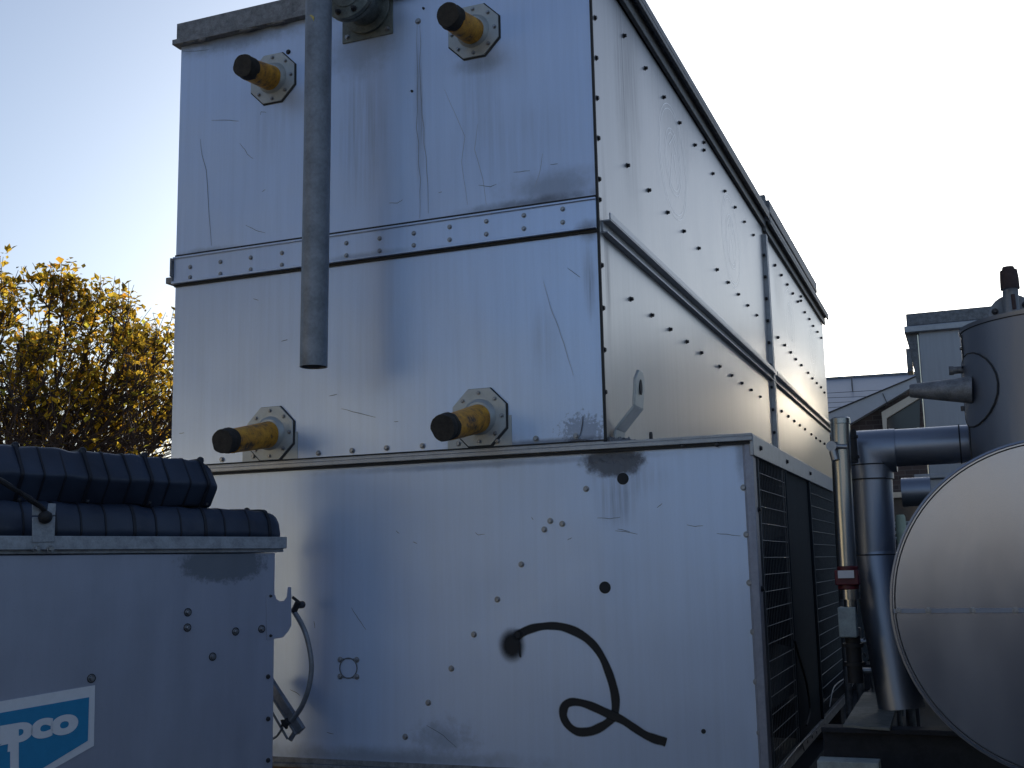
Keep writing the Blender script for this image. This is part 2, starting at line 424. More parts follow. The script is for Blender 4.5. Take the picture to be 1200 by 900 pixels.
def bolts_merged(pts, parent, r=.014):
    bm = BM()
    for p, n in pts:
        M = Matrix.Translation(p) @ Vector(n).to_track_quat('Z', 'Y').to_matrix().to_4x4()
        k = len(bm.verts); tube(bm, [(0, 0, -.001), (0, 0, .014), (0, 0, .02)], [r, r, r*.6], 8)
        bm.verts.ensure_lookup_table()
        for v in bm.verts[k:]: v.co = M @ v.co
    o = obj('small_bolt', bm, m_boltdk, parent); o['kind'] = 'stuff'; return o
far = [(on(x, y, 0, XR+.001), NS) for x, y in up1+lo1]
z = 2.3
while z < 4.5:
    for dy in (-.07, .07): far.append((Vector((XR+.003, YS+dy, z)), NS))
    z += .2
bolts_merged(far, unit)
for (x, y) in [(697, 21), (698.5, 68), (699.5, 115), (701, 162), (702, 210), (702.5, 234), (705, 311), (706.5, 361), (708, 410), (709, 459.5)]:
    q = on(x, y, 0, XR+.006); bolt(q, NS, unit, .014, m_boltdk)

# ---- ledge strip and fan section
b = BM(); box(b, XL+.1, XF+.012, FY-.035, FY+.02, ZLED-.0, ZLED+.012); box(b, XL+.1, XF+.012, FY-.035, FY-.029, ZLED-.02, ZLED)
box(b, XL+.1, XR, FY-.008, FY+.01, ZLED+.012, ZLED+.02)
obj('front_ledge', b, m_trim, unit, .002)
b = BM(); box(b, XL+.15, XR+.01, FY-.014, FY+.002, ZLED+.02, ZLED+.026); box(b, XL+.15, XF, FY-.02, FY+.001, ZLED-.034, ZLED-.022); obj('ledge_joint', b, m_dkjoint, unit)
x0f = XL+.03
HOLES = []
b = BM(); box(b, x0f, XF-.03, FY, FY+.02, ZB+.02, ZLED-.03)
strokes(b, [[(464, 622), (468, 625)], [(484, 635), (489, 637)], [(557, 624), (561, 627), (568, 626)], [(665, 633), (670, 630)], [(721, 622), (733, 623), (747, 626)],
            [(724, 620), (738, 623)], [(805, 615), (815, 617), (824, 616)], [(840, 625), (852, 626), (868, 628)], [(700, 607), (715, 608), (727, 606)], [(623, 606), (625, 609)],
            [(412, 712), (420, 725), (429, 738)], [(368, 728), (369, 736)], [(383, 858), (391, 860)], [(500, 850), (520, 862), (535, 876)], [(340, 808), (348, 812), (352, 815)],
            [(770, 595), (776, 590)]], w=.0045)
strokes(b, [[(700+i*9+random.uniform(-3, 3), 533+random.uniform(-2, 12)), (704+i*9+random.uniform(-3, 6), 534+random.uniform(-2, 14))] for i in range(-1, 6) for j in range(5)], w=.004, k=.004)
pnl = obj('fan_section_front', b, [m_low, m_scr, m_drip], unit)
for (x, y) in [(687, 573), (645, 610.5), (638, 620.5), (659, 614), (583, 702.5), (555.5, 743.5), (529, 783.5), (502, 823.5), (475, 863.5), (611, 661.5), (871.5, 571.5), (875, 626.5), (878.5, 683), (883, 740.5), (886.5, 799), (890.5, 858.8)]:
    bolt(fr(x, y), NF, pnl, .0145, m_bolt)
for (x, y, r) in [(730, 561, .027), (709, 688.5, .027), (824.5, 857, .01)]:
    q = fr(x, y); b = BM(); tube(b, [q+NF*.0025, q-NF*.002], r, 28, smooth=False); obj('hole', b, m_inside, pnl)
# ledge bolts
for (x, y) in [(260, 538.5), (373, 531), (412.5, 528), (453, 525), (495, 522.5), (537.5, 520), (583, 517), (628, 514), (675, 511), (297, 535)]:
    bolt(fr(x, y), NF, unit, .014, m_bolt)
for (x, y) in [(800, 520.5), (840, 519)]:
    bolt(fr(x, y+1.5, FY-.02), NF, unit, .012, m_boltdk)
# capped port with four bolts
q = fr(408.5, 783)
b = BM(); 
ang = [i*2*PI/24 for i in range(25)]
for r0, r1 in ((.045, .051),):
    L = [(b.verts.new(q+Vector((math.cos(a)*r0, -.003, math.sin(a)*r0))), b.verts.new(q+Vector((math.cos(a)*r1, -.003, math.sin(a)*r1)))) for a in ang]
    for a_, c_ in zip(L, L[1:]): b.faces.new((a_[0], a_[1], c_[1], c_[0])).material_index = 1
box(b, q.x-.055, q.x+.055, FY-.0018, FY+.002, q.z+.042, q.z+.046, 1); box(b, q.x-.055, q.x+.055, FY-.0018, FY+.002, q.z-.048, q.z-.044, 1)
port = obj('port_cover', b, [m_low, m_scr], unit)
for dx in (-.046, .046):
    for dz in (-.04, .04): bolt(q+Vector((dx, -.001, dz)), NF, port, .014, m_bolt)
# bottom flange
b = BM(); box(b, x0f-.02, XF, FY-.03, FY+.02, ZB-.012, ZB+.005); box(b, x0f-.02, XF, FY-.006, FY+.02, ZB+.005, ZB+.03); obj('bottom_flange', b, m_rim, unit, .002)
# graffiti 2
pts2 = [(604, 748), (611, 742), (622, 737), (636, 734), (650, 733.5), (664, 736), (680, 743), (694, 754), (705, 769), (713, 787), (719, 806), (721.5, 822), (720, 838), (713, 846), (704, 852), (692, 857), (678, 857.5), (668, 852), (661.5, 843), (660, 834), (663, 826), (671, 822.5), (683, 824), (697, 829), (712, 836), (728, 843), (742, 852), (756, 861), (768, 866), (777, 868.5), (781, 870)]
def catmull(P, k=6):
    out = []
    for i in range(len(P)-1):
        p0, p1, p2, p3 = P[max(i-1, 0)], P[i], P[i+1], P[min(i+2, len(P)-1)]
        for j in range(k):
            t = j/k
            out.append(.5*((2*p1)+(p2-p0)*t+(2*p0-5*p1+4*p2-p3)*t*t+(3*p1-p0-3*p2+p3)*t**3))
    out.append(P[-1]); return out
cur = catmull([fr(x, y) for x, y in pts2], 6)
def soft_stroke(bm, cur, w, lift, cov=1.):
    lay = bm.verts.layers.float.get('cover') or bm.verts.layers.float.new('cover')
    L = []
    for i, p in enumerate(cur):
        d = (cur[min(i+1, len(cur)-1)]-cur[max(i-1, 0)]).normalized(); s = d.cross(NF)
        ww = w*(1+.08*math.sin(i*.23)+.04*math.sin(i*.61)); row = []
        for k, c in ((-1, 0), (-.7, .75), (0, 1.2), (.7, .75), (1, 0)):
            v = bm.verts.new(p+s*ww*k*.62+NF*(lift+i*2e-6)); v[lay] = c*cov if 0 < i < len(cur)-1 else 0; row.append(v)
        L.append(row)
    for a, c in zip(L, L[1:]):
        for k in range(4): bm.faces.new((a[k], a[k+1], c[k+1], c[k]))
def soft_blob(bm, c, rx, rz, lift, cov):
    lay = bm.verts.layers.float.get('cover') or bm.verts.layers.float.new('cover')
    prev = None; ce = bm.verts.new(c+NF*lift); ce[lay] = cov
    for k in range(1, 6):
        ringv = []
        for i in range(24):
            a = 2*PI*i/24; v = bm.verts.new(c+Vector((math.cos(a)*rx*k/5, 0, math.sin(a)*rz*k/5))+NF*lift); v[lay] = cov*(1-(k/5))**1.5; ringv.append(v)
        for i in range(24):
            if prev is None: bm.faces.new((ce, ringv[i], ringv[(i+1) % 24]))
            else: bm.faces.new((prev[i], ringv[i], ringv[(i+1) % 24], prev[(i+1) % 24]))
        prev = ringv
b = BM(); soft_stroke(b, cur, .035, .002)
soft_blob(b, fr(600, 756), .085, .1, .0035, 1.5); soft_blob(b, fr(607, 744), .036, .036, .0045, 1.3); soft_blob(b, fr(777, 868), .02, .014, .001, 1.1)
soft_stroke(b, [fr(609, 748), fr(609.3, 760), fr(610, 768), fr(611, 771)], .008, .006)
o = obj('painted_numeral', b, m_paint, unit); o['label'] = 'black spray painted number 2'

# ---- fan section body with mesh side
b = BM()
box(b, x0f, XF-.35, FY+.03, 9.9, ZB+.03, ZLED-.03)
obj('fan_section_body', b, m_inside, unit)
YC = 8.22
b = BM(); box(b, XL+.1, XF-.002, FY+.02, YC+.05, ZLED-.02, ZLED-.004); obj('fan_section_top', b, m_trim, unit)
b = BM(); box(b, XF-.038, XF, FY-.004, FY+.1, ZB, ZLED-.02); box(b, XF-.03, XF+.006, FY-.012, FY+.01, ZB, ZLED-.02)
obj('corner_post', b, simple('stained_post', (.25, .27, .33), .5, .4, .35, 7, .15, True), unit, .003)
b = BM(); box(b, XF-.004, XF+.014, FY-.02, YC+.05, ZLED-.085, ZLED+.008); obj('side_top_rail', b, m_trim, unit, .003)
b = BM(); box(b, XF-.004, XF+.01, FY, YC+.05, ZB-.01, ZB+.04); obj('side_bottom_rail', b, m_rim, unit, .002)
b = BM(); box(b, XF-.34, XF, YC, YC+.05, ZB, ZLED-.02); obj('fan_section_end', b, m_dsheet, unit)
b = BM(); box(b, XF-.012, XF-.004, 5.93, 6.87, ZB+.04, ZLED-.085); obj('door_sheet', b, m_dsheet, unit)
for (y0, y1) in ((5.92, 5.95), (6.85, 6.885)):
    b = BM(); box(b, XF-.004, XF+.01, y0, y1, ZB+.04, ZLED-.085); obj('door_frame', b, m_dsheet, unit, .002)
for (y0, y1) in ((5.13, 5.9), (6.9, 8.14)):
    b = BM(); n = int((y1-y0)/.045); zz = ZB+.05
    while zz < ZLED-.09:
        tube(b, [(XF+.003, y0, zz), (XF+.003, y1, zz)], .002, 6); zz += .075
    for i in range(n+1):
        yy = y0+(y1-y0)*i/n; tube(b, [(XF-.003, yy, ZB+.04), (XF-.003, yy, ZLED-.085)], .0019, 4)
    for yy in (y0, y1-.06, y1): tube(b, [(XF+.004, yy, ZB+.04), (XF+.004, yy, ZLED-.085)], .003, 6)
    obj('guard_mesh', b, m_wire, unit)
    # fan housing dimly seen behind the guard
    b = BM(); yc = (y0+y1)/2
    tube(b, [(XF-.33, yc, 1.4), (XF-.2, yc, 1.4)], [.33, .36], 32); tube(b, [(XF-.2, yc, 1.4), (XF-.12, yc, 1.4)], .07, 16)
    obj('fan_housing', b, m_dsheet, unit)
for y in (5.15, 5.95, 6.87, 8.1):
    bolt(Vector((XF+.014, y, ZLED-.04)), NS, unit, .013, m_boltdk)
for (x, y) in ((889, 597), (893, 690)): bolt(on(x, y, 0, XF+.002), NS, unit, .013, m_boltdk)
# second fan section, at the far cell
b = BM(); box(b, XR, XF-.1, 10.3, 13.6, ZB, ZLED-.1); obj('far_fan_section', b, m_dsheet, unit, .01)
# curled cable behind the door edge
q1 = [on(x, y, 0, XF+.02) for x, y in ((931, 750), (938, 775), (945, 800), (949, 830), (945, 850))]
b = BM(); tube(b, catmull(q1, 5), .006, 8); obj('cable', b, m_black, unit)

# ---- yellow stubs with octagonal plates
def octo(c, r, nrm=NF):
    return [c+Vector((math.cos(PI/8+i*PI/4)*r, 0, math.sin(PI/8+i*PI/4)*r)) for i in range(8)]
for (px, py, L, tilt, bits) in ((317, 508, .38, -.08, 1), (562, 489, .39, -.095, 1), (320, 92, .25, -.045, 0), (555, 37, .28, -.055, 0)):
    c = fr(px, py); y0 = FY+.003
    st = obj('pipe_stub', tube(BM(), [c+Vector((0, .02, 0)), c+Vector((0, -L*.9, tilt*.9))], [.07, .06], 32), m_yel, unit)
    b = BM(); poly(b, octo(c+Vector((0, -.0015, 0)), .15), (0, -.007, 0), 0); pl = obj('octagon_plate', b, m_plate, st, .002)
    b = BM(); poly(b, octo(c+Vector((.004, -.0005, -.004)), .156), (0, -.003, 0), 0); obj('gasket', b, m_dkjoint, st)
    b = BM(); tube(b, [c+Vector((0, -.006, 0)), c+Vector((0, -.014, 0)), c+Vector((0, -.03, 0))], [.09, .086, .07], 32); obj('collar', b, m_plate, st)
    d = Vector((0, -L-.035, tilt)); e = c+d
    b = BM(); dn = d.normalized()
    tube(b, [e-dn*.074, e-dn*.07, e-dn*.045, e-dn*.04, e-dn*.012, e], [.058, .063, .064, .061, .062, .058], 28)
    for v in b.verts: v.co += Vector((noise.noise(v.co*30), noise.noise(v.co*30+Vector((5, 0, 0))), noise.noise(v.co*30+Vector((0, 9, 0)))))*.006
    obj('end_cap', b, m_cap, st)
    for i in range(8):
        a = i*PI/4; bolt(c+Vector((math.cos(a)*.118, -.0085, math.sin(a)*.118)), NF, st, .011, m_bolt, 'plate_bolt')
    b = BM(); box(b, c.x-.17, c.x+.165, FY-.0005, FY+.002, c.z-.15 if bits else c.z-.02, c.z+.0, 0)
    if bits: obj('backing_sheet', b, m_plate, st)
    else: b.free()

# ---- flanged nozzle at the top of the front
c = fr(432, 8); cz = fr(432, -22)
b = BM(); x0 = fr(402, 40).x; x1 = fr(461, 40).x; z0 = fr(430, 46).z
box(b, x0, x1, FY-.008, FY-.0005, z0, z0+.29); noz = obj('nozzle_plate', b, m_flange, unit, .002)
cc = Vector(((x0+x1)/2, FY, z0+.165))
b = BM(); tube(b, [cc, cc+Vector((0, -.2, 0))], .1, 36); tube(b, [cc+Vector((0, -.012, 0)), cc+Vector((0, -.028, 0))], .14, 36)
tube(b, [cc+Vector((0, -.17, 0)), cc+Vector((0, -.195, 0))], .148, 40); obj('nozzle_neck', b, m_flange, noz, .002)
b = BM(); tube(b, [cc+Vector((0, -.202, 0)), cc+Vector((0, -.228, 0))], .15, 40); tube(b, [cc+Vector((0, -.228, 0)), cc+Vector((0, -.232, 0))], .09, 32)
bl = obj('blind_flange', b, m_flange, noz, .002)
for i in range(8):
    a = PI/8+i*PI/4; bolt(cc+Vector((math.cos(a)*.12, -.23, math.sin(a)*.12)), NF, bl, .016, m_boltdk, 'flange_bolt', .022, True)
for dx in (-.12, .12): bolt(Vector((cc.x+dx, FY-.009, z0+.03)), NF, noz, .014, m_bolt, 'plate_bolt')
bolt(fr(490, 25), NF, pnl_up, .017, m_bolt); bolt(fr(496.5, 10), NF, pnl_up, .007, m_boltdk)
bolt(fr(483, 107), NF, pnl_up, .007, m_boltdk); bolt(fr(338, 61), NF, pnl_up, .014, m_boltdk); bolt(fr(289, 34), NF, unit, .012, m_boltdk)

# ---- lifting lug
p = [on(708, 513, 0, XR+.01)]
def lug():
    b = BM(); y0, y1 = 5.09, 5.24
    a = fr(716, 514, 5.12); 
    zb = ZLED+.012
    # flat strip bent outward then upright; profile in the x-z plane, width along y
    prof = [(XR+.012, zb), (XR+.022, zb+.07), (XR+.115, zb+.175), (XR+.13, zb+.35)]
    t = .014
    for i in range(3):
        (xa, za), (xb, zb2) = prof[i], prof[i+1]
        wa = .15; q = []
        for (yy, dx) in ((y0, 0), (y1, 0)):
            q.append((xa, yy, za)); q.append((xb, yy, zb2))
        vs = [Vector((xa, y0, za)), Vector((xa, y1, za)), Vector((xb, y1, zb2)), Vector((xb, y0, zb2))]
        if i == 2:
            top = Vector((xb, y1-.045, zb2)); top2 = Vector((xb, y0+.045, zb2))
            mid1 = Vector((xa+(xb-xa)*.75, y1, za+(zb2-za)*.75)); mid0 = Vector((xa+(xb-xa)*.75, y0, za+(zb2-za)*.75))
            vs = [vs[0], vs[1], mid1, top, top2, mid0]
        poly(b, vs, (t, 0, -.002))
    box(b, XR+.004, XR+.05, y0-.02, y1+.03, ZLED+.012, ZLED+.03)
    o = obj('lifting_lug', b, m_plate, unit, .003)
    c = Vector((XR+.126, 5.165, zb+.27)); b = BM(); tube(b, [c+Vector((.012, 0, 0)), c+Vector((.016, 0, 0))], .022, 20, smooth=False)
    for v in b.verts: v.co.z = c.z+(v.co.z-c.z)*1.7
    obj('lug_hole', b, m_inside, o)
    b = BM()
    bmesh.ops.create_icosphere(b, subdivisions=5, radius=1, matrix=Matrix.Translation((XR+.045, 5.15, ZLED+.016)) @ Matrix.Diagonal((.07, .16, .014, 1)))
    for v in b.verts: v.co.z += max(-.004, noise.noise(v.co*70)*.022+noise.noise(v.co*25)*.012); v.co.x += noise.noise(v.co*50)*.02
    obj('weld_dirt', b, m_rim, o)
    bolt(Vector((XR+.17, 5.2, ZLED+.02)), (0, 0, 1), o, .012, m_boltdk, 'stud', .05)
lug()

# ------------------------------------------------------------------ vertical vent pipe in front
yp = 4.6; c0 = on(367.5, 430, 1, yp); cT = on(371.5, 0, 1, yp); xx = (c0.x+cT.x)/2
vent = thing('overflow_pipe', 'long grey galvanised pipe hanging open ended before the condenser front', 'pipe', (c0.x, yp, c0.z))
b = BM(); n = 40; RO, RI = .0655, .06
pa = [Vector((c0.x, yp, c0.z)), Vector((c0.x+.012, yp, 3.6)), Vector((c0.x+.02, yp, 5.05))]
path = pa + [Vector((pa[-1].x, yp+.16*(1-math.cos(a)), 5.05+.16*math.sin(a))) for a in [PI/2*i/6 for i in range(1, 7)]] + [Vector((pa[-1].x, 5.35, 5.21))]
tube(b, path, RO, n, cap=False); tube(b, path, RI, n, cap=False)
bmesh.ops.recalc_face_normals(b, faces=b.faces)
lip = [[b.verts.new(pa[0]+Vector((math.cos(2*PI*i/n)*r, math.sin(2*PI*i/n)*r, 0))) for i in range(n)] for r in (RO, RI)]
for i in range(n): b.faces.new((lip[0][i], lip[0][(i+1) % n], lip[1][(i+1) % n], lip[1][i]))
obj('pipe_wall', b, m_galv, vent)
q = on(366, 20, 1, yp-.068)
m_ymark = simple('yellow_mark', (.5, .42, .12), .7, 0, .2, 80)
b = BM()
poly(b, [Vector((q.x-.018, yp-.066, q.z+.016)), Vector((q.x-.002, yp-.067, q.z-.004)), Vector((q.x+.006, yp-.067, q.z-.022)), Vector((q.x+.01, yp-.067, q.z+.0)), Vector((q.x-.006, yp-.067, q.z+.014))], (0, .003, 0))
obj('paint_mark', b, m_ymark, vent)

# ------------------------------------------------------------------ left container
AZ = R_(22); Dn = Vector((math.sin(AZ), math.cos(AZ), 0)); Nn = Vector((math.cos(AZ), -math.sin(AZ), 0)); Bk = -Nn
yC = 4.62; Cc = on(322, 700, 1, yC); Cc.z = 0
def cf(px, py, off=0.): return onp(px, py, Cc+Nn*off, Nn)
zt = cf(336, 643).z; ztL = cf(0, 650).z
CM = Matrix((Dn, Bk, Vector((0, 0, 1)))).transposed().to_4x4(); CM.translation = Cc   # local x along front, y to the back
def cpl(px, py): q = cf(px, py); d = q-Cc; return d.dot(Dn), q.z
def cblob():
    t = NT('container_sheet'); p = t.pos()
    q = cf(262, 668); ax = t.new('ShaderNodeVectorMath', operation='DOT_PRODUCT'); t.link(p, ax.inputs[0]); ax.inputs[1].default_value = Dn
    s = ax.outputs['Value']; z = t.sep(p)[2]
    a = t.math('DIVIDE', t.math('SUBTRACT', s, q.dot(Dn)), .24); bb = t.math('DIVIDE', t.math('SUBTRACT', z, q.z+.03), .095)
    d = t.math('SQRT', t.math('ADD', t.math('MULTIPLY', a, a), t.math('MULTIPLY', bb, bb)))
    d = t.math('ADD', d, t.math('MULTIPLY', t.math('SUBTRACT', t.noise(p, 30, 6, .8), .5), 1.1))
    mk = t.ramp(d, [(.75, 1.), (1., 0.)])
    n = t.noise(t.mapping(p, (1, 1, .15)), 9, 5, .6); f = t.noise(p, 120, 3, .7); g = t.noise(p, 2, 3, .6)
    base = (.44, .48, .6)
    c = t.ramp(n, [(.3, tuple(x*.85 for x in base)), (.7, base)])
    c = t.mix(t.math('MULTIPLY', g, .4), c, tuple(x*.6 for x in base))
    c = t.mix(t.ramp(f, [(.6, 0.), (.85, .3)]), c, (.1, .1, .11))
    c = t.mix(t.math('MULTIPLY', mk, .65), c, (.09, .11, .12))
    return t.out(c, t.math('ADD', .42, t.math('MULTIPLY', n, .15)), .45, t.bump(t.math('ADD', g, t.math('MULTIPLY', f, .03)), .3, .03))
m_box = cblob()
cont = thing('sheet_metal_cabinet', 'blue grey sheet metal cabinet with a blue and white sign, under dark plastic tubes', 'cabinet', Cc)
LEN, WID = 2.6, .27
b = BM(); box(b, -LEN, 0, 0, WID, .35, zt-.02, 0, CM); obj('cabinet_body', b, m_box, cont, .004)
for (a, w) in ((-LEN+.1, .1), (-.3, .1), (-1.3, .1)):
    b = BM(); box(b, a, a+w, .03, WID-.03, 0, .35, 0, CM); obj('foot', b, m_rim, cont)
hf = zt+.055
b = BM(); box(b, -LEN, .045, -.03, -.003, zt, hf, 0, CM); box(b, -LEN, .045, -.003, WID+.02, zt-.016, zt+.004, 0, CM); box(b, .02, .045, -.003, WID, zt+.004, hf-.003, 0, CM)
m_worn = simple('worn_rim', (.34, .37, .41), .6, .3, .4, 18, .3)
fl = obj('top_rim', b, m_worn, cont, .003)
for (x, y) in ((220, 717.5), (219.5, 735.5), (276, 740), (249, 769.5), (107, 795), (306.5, 737)): bolt(cf(x, y), Nn, cont, .0185, m_boltdk, h=.006); bolt(cf(x, y, .003), Nn, cont, .014, m_bolt, h=.014, hexa=True)
for (x, y) in ((314, 793), (314, 842.5), (314, 891)): bolt(cf(x, y), Nn, cont, .011, m_boltdk)
for (x, y) in ((43, 643), (59, 643)): bolt(cf(x, y, .03), Nn, fl, .016, m_bolt, h=.016, hexa=True)
# bracket plate
b = BM()
pl = [(312.6, 697), (322.5, 697), (324, 702), (328, 704.5), (333, 704), (336, 700), (337.5, 688), (341.5, 688), (341.5, 733), (338, 740), (332, 747), (320, 749), (312.6, 750)]
poly(b, [cf(x, y, .004) for x, y in pl], -Nn*.003+Vector((0, 0, 0)))
bk = obj('side_bracket', b, m_box, cont, .001)
for (x, y) in ((317, 698.5), (317, 745)): bolt(cf(x, y, .004), Nn, bk, .007, m_boltdk)
# sign
m_white = simple('sign_white', (.72, .74, .78), .5, 0, .06, 30, 0)
m_blue = simple('sign_blue', (.02, .24, .46), .45, 0, .08, 30, 0)
b = BM(); poly(b, [cf(x, y, .0035) for x, y in ((-75, 835), (111.5, 803), (110, 874), (52, 907), (-75, 960))], -Nn*.003)
sign = obj('maker_sign', b, m_white, cont)
b = BM(); poly(b, [cf(x, y, .0055) for x, y in ((-70, 848), (104.5, 817), (103, 868), (49, 901), (-70, 948))], -Nn*.0018)
sf = obj('sign_field', b, m_blue, sign)
# lettering: heavy rounded letters, traced strokes in the sign plane
def letters():
    b = BM()
    cu = bpy.data.curves.new('lettering', 'FONT'); cu.body = 'upco'; cu.size = 1; cu.offset = .055; cu.space_character = .98; cu.extrude = 0
    to = bpy.data.objects.new('lettering', cu); COL.objects.link(to)
    bpy.context.view_layer.update()
    me = bpy.data.meshes.new_from_object(to.evaluated_get(bpy.context.evaluated_depsgraph_get()))
    xs = [v.co.x for v in me.vertices]; x0, x1 = min(xs), max(xs)
    vmap = []
    for v in me.vertices:
        u = (v.co.x-x0)/(x1-x0); h = v.co.y/.52
        px = -17 + u*(91+17); 
        yb = 874 - (px+17)*.168; hh = 23-.5*0
        py = yb - h*hh*.93
        vmap.append(b.verts.new(cf(px+h*1.5, py, .0072)))
    for f in me.polygons:
        try: b.faces.new([vmap[i] for i in f.vertices])
        except ValueError: pass
    bpy.data.objects.remove(to)
    poly(b, [cf(x, y, .0076) for x, y in ((12, 852), (22, 850), (22, 915), (12, 921))], -Nn*.001)
    return b
obj('lettering', letters(), m_white, sign)
# clamp bracket on the rim
cl = thing('tie_down_bracket', 'small pale metal bracket bolted to the rim, holding a dark strap', 'bracket', cf(52, 640, .0))
b = BM(); poly(b, [cf(x, y, .034) for x, y in ((38, 636), (64, 635), (65, 605), (38, 606))], Bk*.006)
poly(b, [cf(x, y, .034) for x, y in ((38, 604), (65, 604), (66, 590), (57, 590), (56, 598), (49, 598), (48, 590), (38, 590))], Bk*.006)
obj('bracket_plate', b, m_worn, cl, .002)
b = BM(); tube(b, catmull([cf(-30, 545, .12), cf(12, 570, .1), cf(35, 585, .07), cf(50, 596, .05), cf(54, 604, .04), cf(53, 611, .038)], 5), .011, 8)
bmesh.ops.create_icosphere(b, subdivisions=2, radius=.028, matrix=Matrix.Translation(cf(53, 606, .045)))
for v in b.verts: v.co += Vector((0, 0, 1))*noise.noise(v.co*40)*.006
obj('strap', b, m_black, cl)

# dark ribbed plastic tubes on top of the cabinet
def plastic():
    t = NT('dark_blue_plastic'); p = t.pos(); n = t.noise(p, 14, 5, .6); g = t.noise(p, 3, 3, .5)
    c = t.ramp(g, [(.35, (.018, .026, .048)), (.65, (.036, .052, .09))])
    return t.out(c, t.math('ADD', .3, t.math('MULTIPLY', n, .25)), 0, t.bump(n, .25, .01), .5)
m_tub = plastic()
m_tub2 = simple('tube_rib', (.01, .012, .02), .55, 0, .3, 30)
AT = R_(23.5); Dt = Vector((math.sin(AT), math.cos(AT), 0)); Nt = Vector((math.cos(AT), -math.sin(AT), 0))
def extrude_profile(bm, prof, e, s0, s1, n=1, taper=0.):
    rings = []
    for i in range(n+1):
        s = s0+(s1-s0)*i/n
        rings.append([bm.verts.new(e+Dt*s+Nt*a*(1)+Vector((0, 0, z))) for a, z in prof])
    k = len(prof)
    for a, c in zip(rings, rings[1:]):
        for j in range(k): f = bm.faces.new((a[j], a[(j+1) % k], c[(j+1) % k], c[j])); f.smooth = False
    bm.faces.new(rings[0]); bm.faces.new(rings[-1][::-1])
def scale_prof(pr, k):
    cx = sum(a for a, z in pr)/len(pr); cz = sum(z for a, z in pr)/len(pr)
    return [(cx+(a-cx)*k, cz+(z-cz)*k) for a, z in pr]
def rounded(pr, k=3, r=.25):
    out = []; n = len(pr)
    for i in range(n):
        p0, p1, p2 = Vector(pr[i-1]), Vector(pr[i]), Vector(pr[(i+1) % n])
        a = p1.lerp(p0, r); c = p1.lerp(p2, r)
        for j in range(k+1):
            t = j/k; q = a*(1-t)**2+p1*2*t*(1-t)+c*t*t; out.append((q.x, q.y))
    return out
ztop = zt+.006
# lower tube: rounded bag-like section
def tube_thing(label, e, prof, L, pitch, name='plastic_tube', off=0.04, grow=1., rnd_=.25):
    th = thing(name, label, 'plastic tube', e, 'plastic tubes on the cabinet')
    b = BM(); pr = rounded(prof, 3, rnd_)
    n = int(L/.02); rings = []
    for i in range(n+1):
        s = -L*i/n; k = 1+.018*math.sin(i*.9+off)*math.sin(i*.23)
        if i < 4: k *= .86+.14*math.sqrt(i/4)
        k *= 1-.085*s*grow; rings.append([b.verts.new(e+Dt*s+Nt*a*k+Vector((0, 0, max(z, 0)*k if z > 0 else z))+Vector((0, 0, 0.009*noise.noise(Vector((s*7, a*20, z*20+off*9)))))) for a, z in pr])
    kk = len(pr)
    for a, c in zip(rings, rings[1:]):
        for j in range(kk): b.faces.new((a[j], a[(j+1) % kk], c[(j+1) % kk], c[j])).smooth = True
    b.faces.new(rings[0]); b.faces.new(rings[-1][::-1])
    obj('tube_wall', b, m_tub, th)
    s = off; i = 0
    while s < L-.05:
        b = BM(); w = .007 if i % 3 else .014
        extrude_profile(b, [(a, z) for a, z in rounded(scale_prof([(a_*(1+.085*s*grow), z_*(1+.085*s*grow)) for a_, z_ in prof], 1.035 if i % 3 else 1.06), 3, rnd_)], e, -s-w, -s)
        r = obj('rib', b, m_tub2, th)
        if i % 3 == 0:
            hi = max(prof, key=lambda q: (q[1], q[0]))
            b = BM(); q = e-Dt*s+Nt*(hi[0]-.01)+Vector((0, 0, hi[1]*(1+.085*s*grow))); bmesh.ops.create_icosphere(b, subdivisions=2, radius=.017, matrix=Matrix.Translation(q)); obj('clip', b, m_tub2, r); b = BM()
            q2 = e-Dt*(s-.0)+Nt*(max(a for a, z in prof)*.8)+Vector((0, 0, prof[0][1]+.012)); bmesh.ops.create_icosphere(b, subdivisions=1, radius=.011, matrix=Matrix.Translation(q2))
            obj('clip_foot', b, m_tub2, r)
        s += pitch*(1+.16*math.sin(i*2.3)); i += 1
    return th
e1 = onp(316, 615, Cc-Nn*.14, Nn); e1.z = ztop
h1 = onp(316, 598, Cc-Nn*.14, Nn).z-ztop
tube_thing('lower of the two long dark blue plastic tubes, lying on the cabinet rim', e1, [(.075, 0), (.11, h1*.35), (.095, h1*.7), (.06, h1*.97), (-.1, h1), (-.12, 0)], 2.2, .115, off=.06)
e2 = onp(240, 580, Cc-Nn*.2, Nn); e2.z = ztop+h1+.006; h2 = onp(240, 541, Cc-Nn*.2, Nn).z-e2.z
tube_thing('upper of the two long dark blue plastic tubes, with sloped ribbed sides', e2, [(.06, 0), (.135, h2*.48), (.05, h2), (-.1, h2), (-.13, h2*.5), (-.09, 0)], 2.1, .095, off=.05, grow=1.2, rnd_=.12)

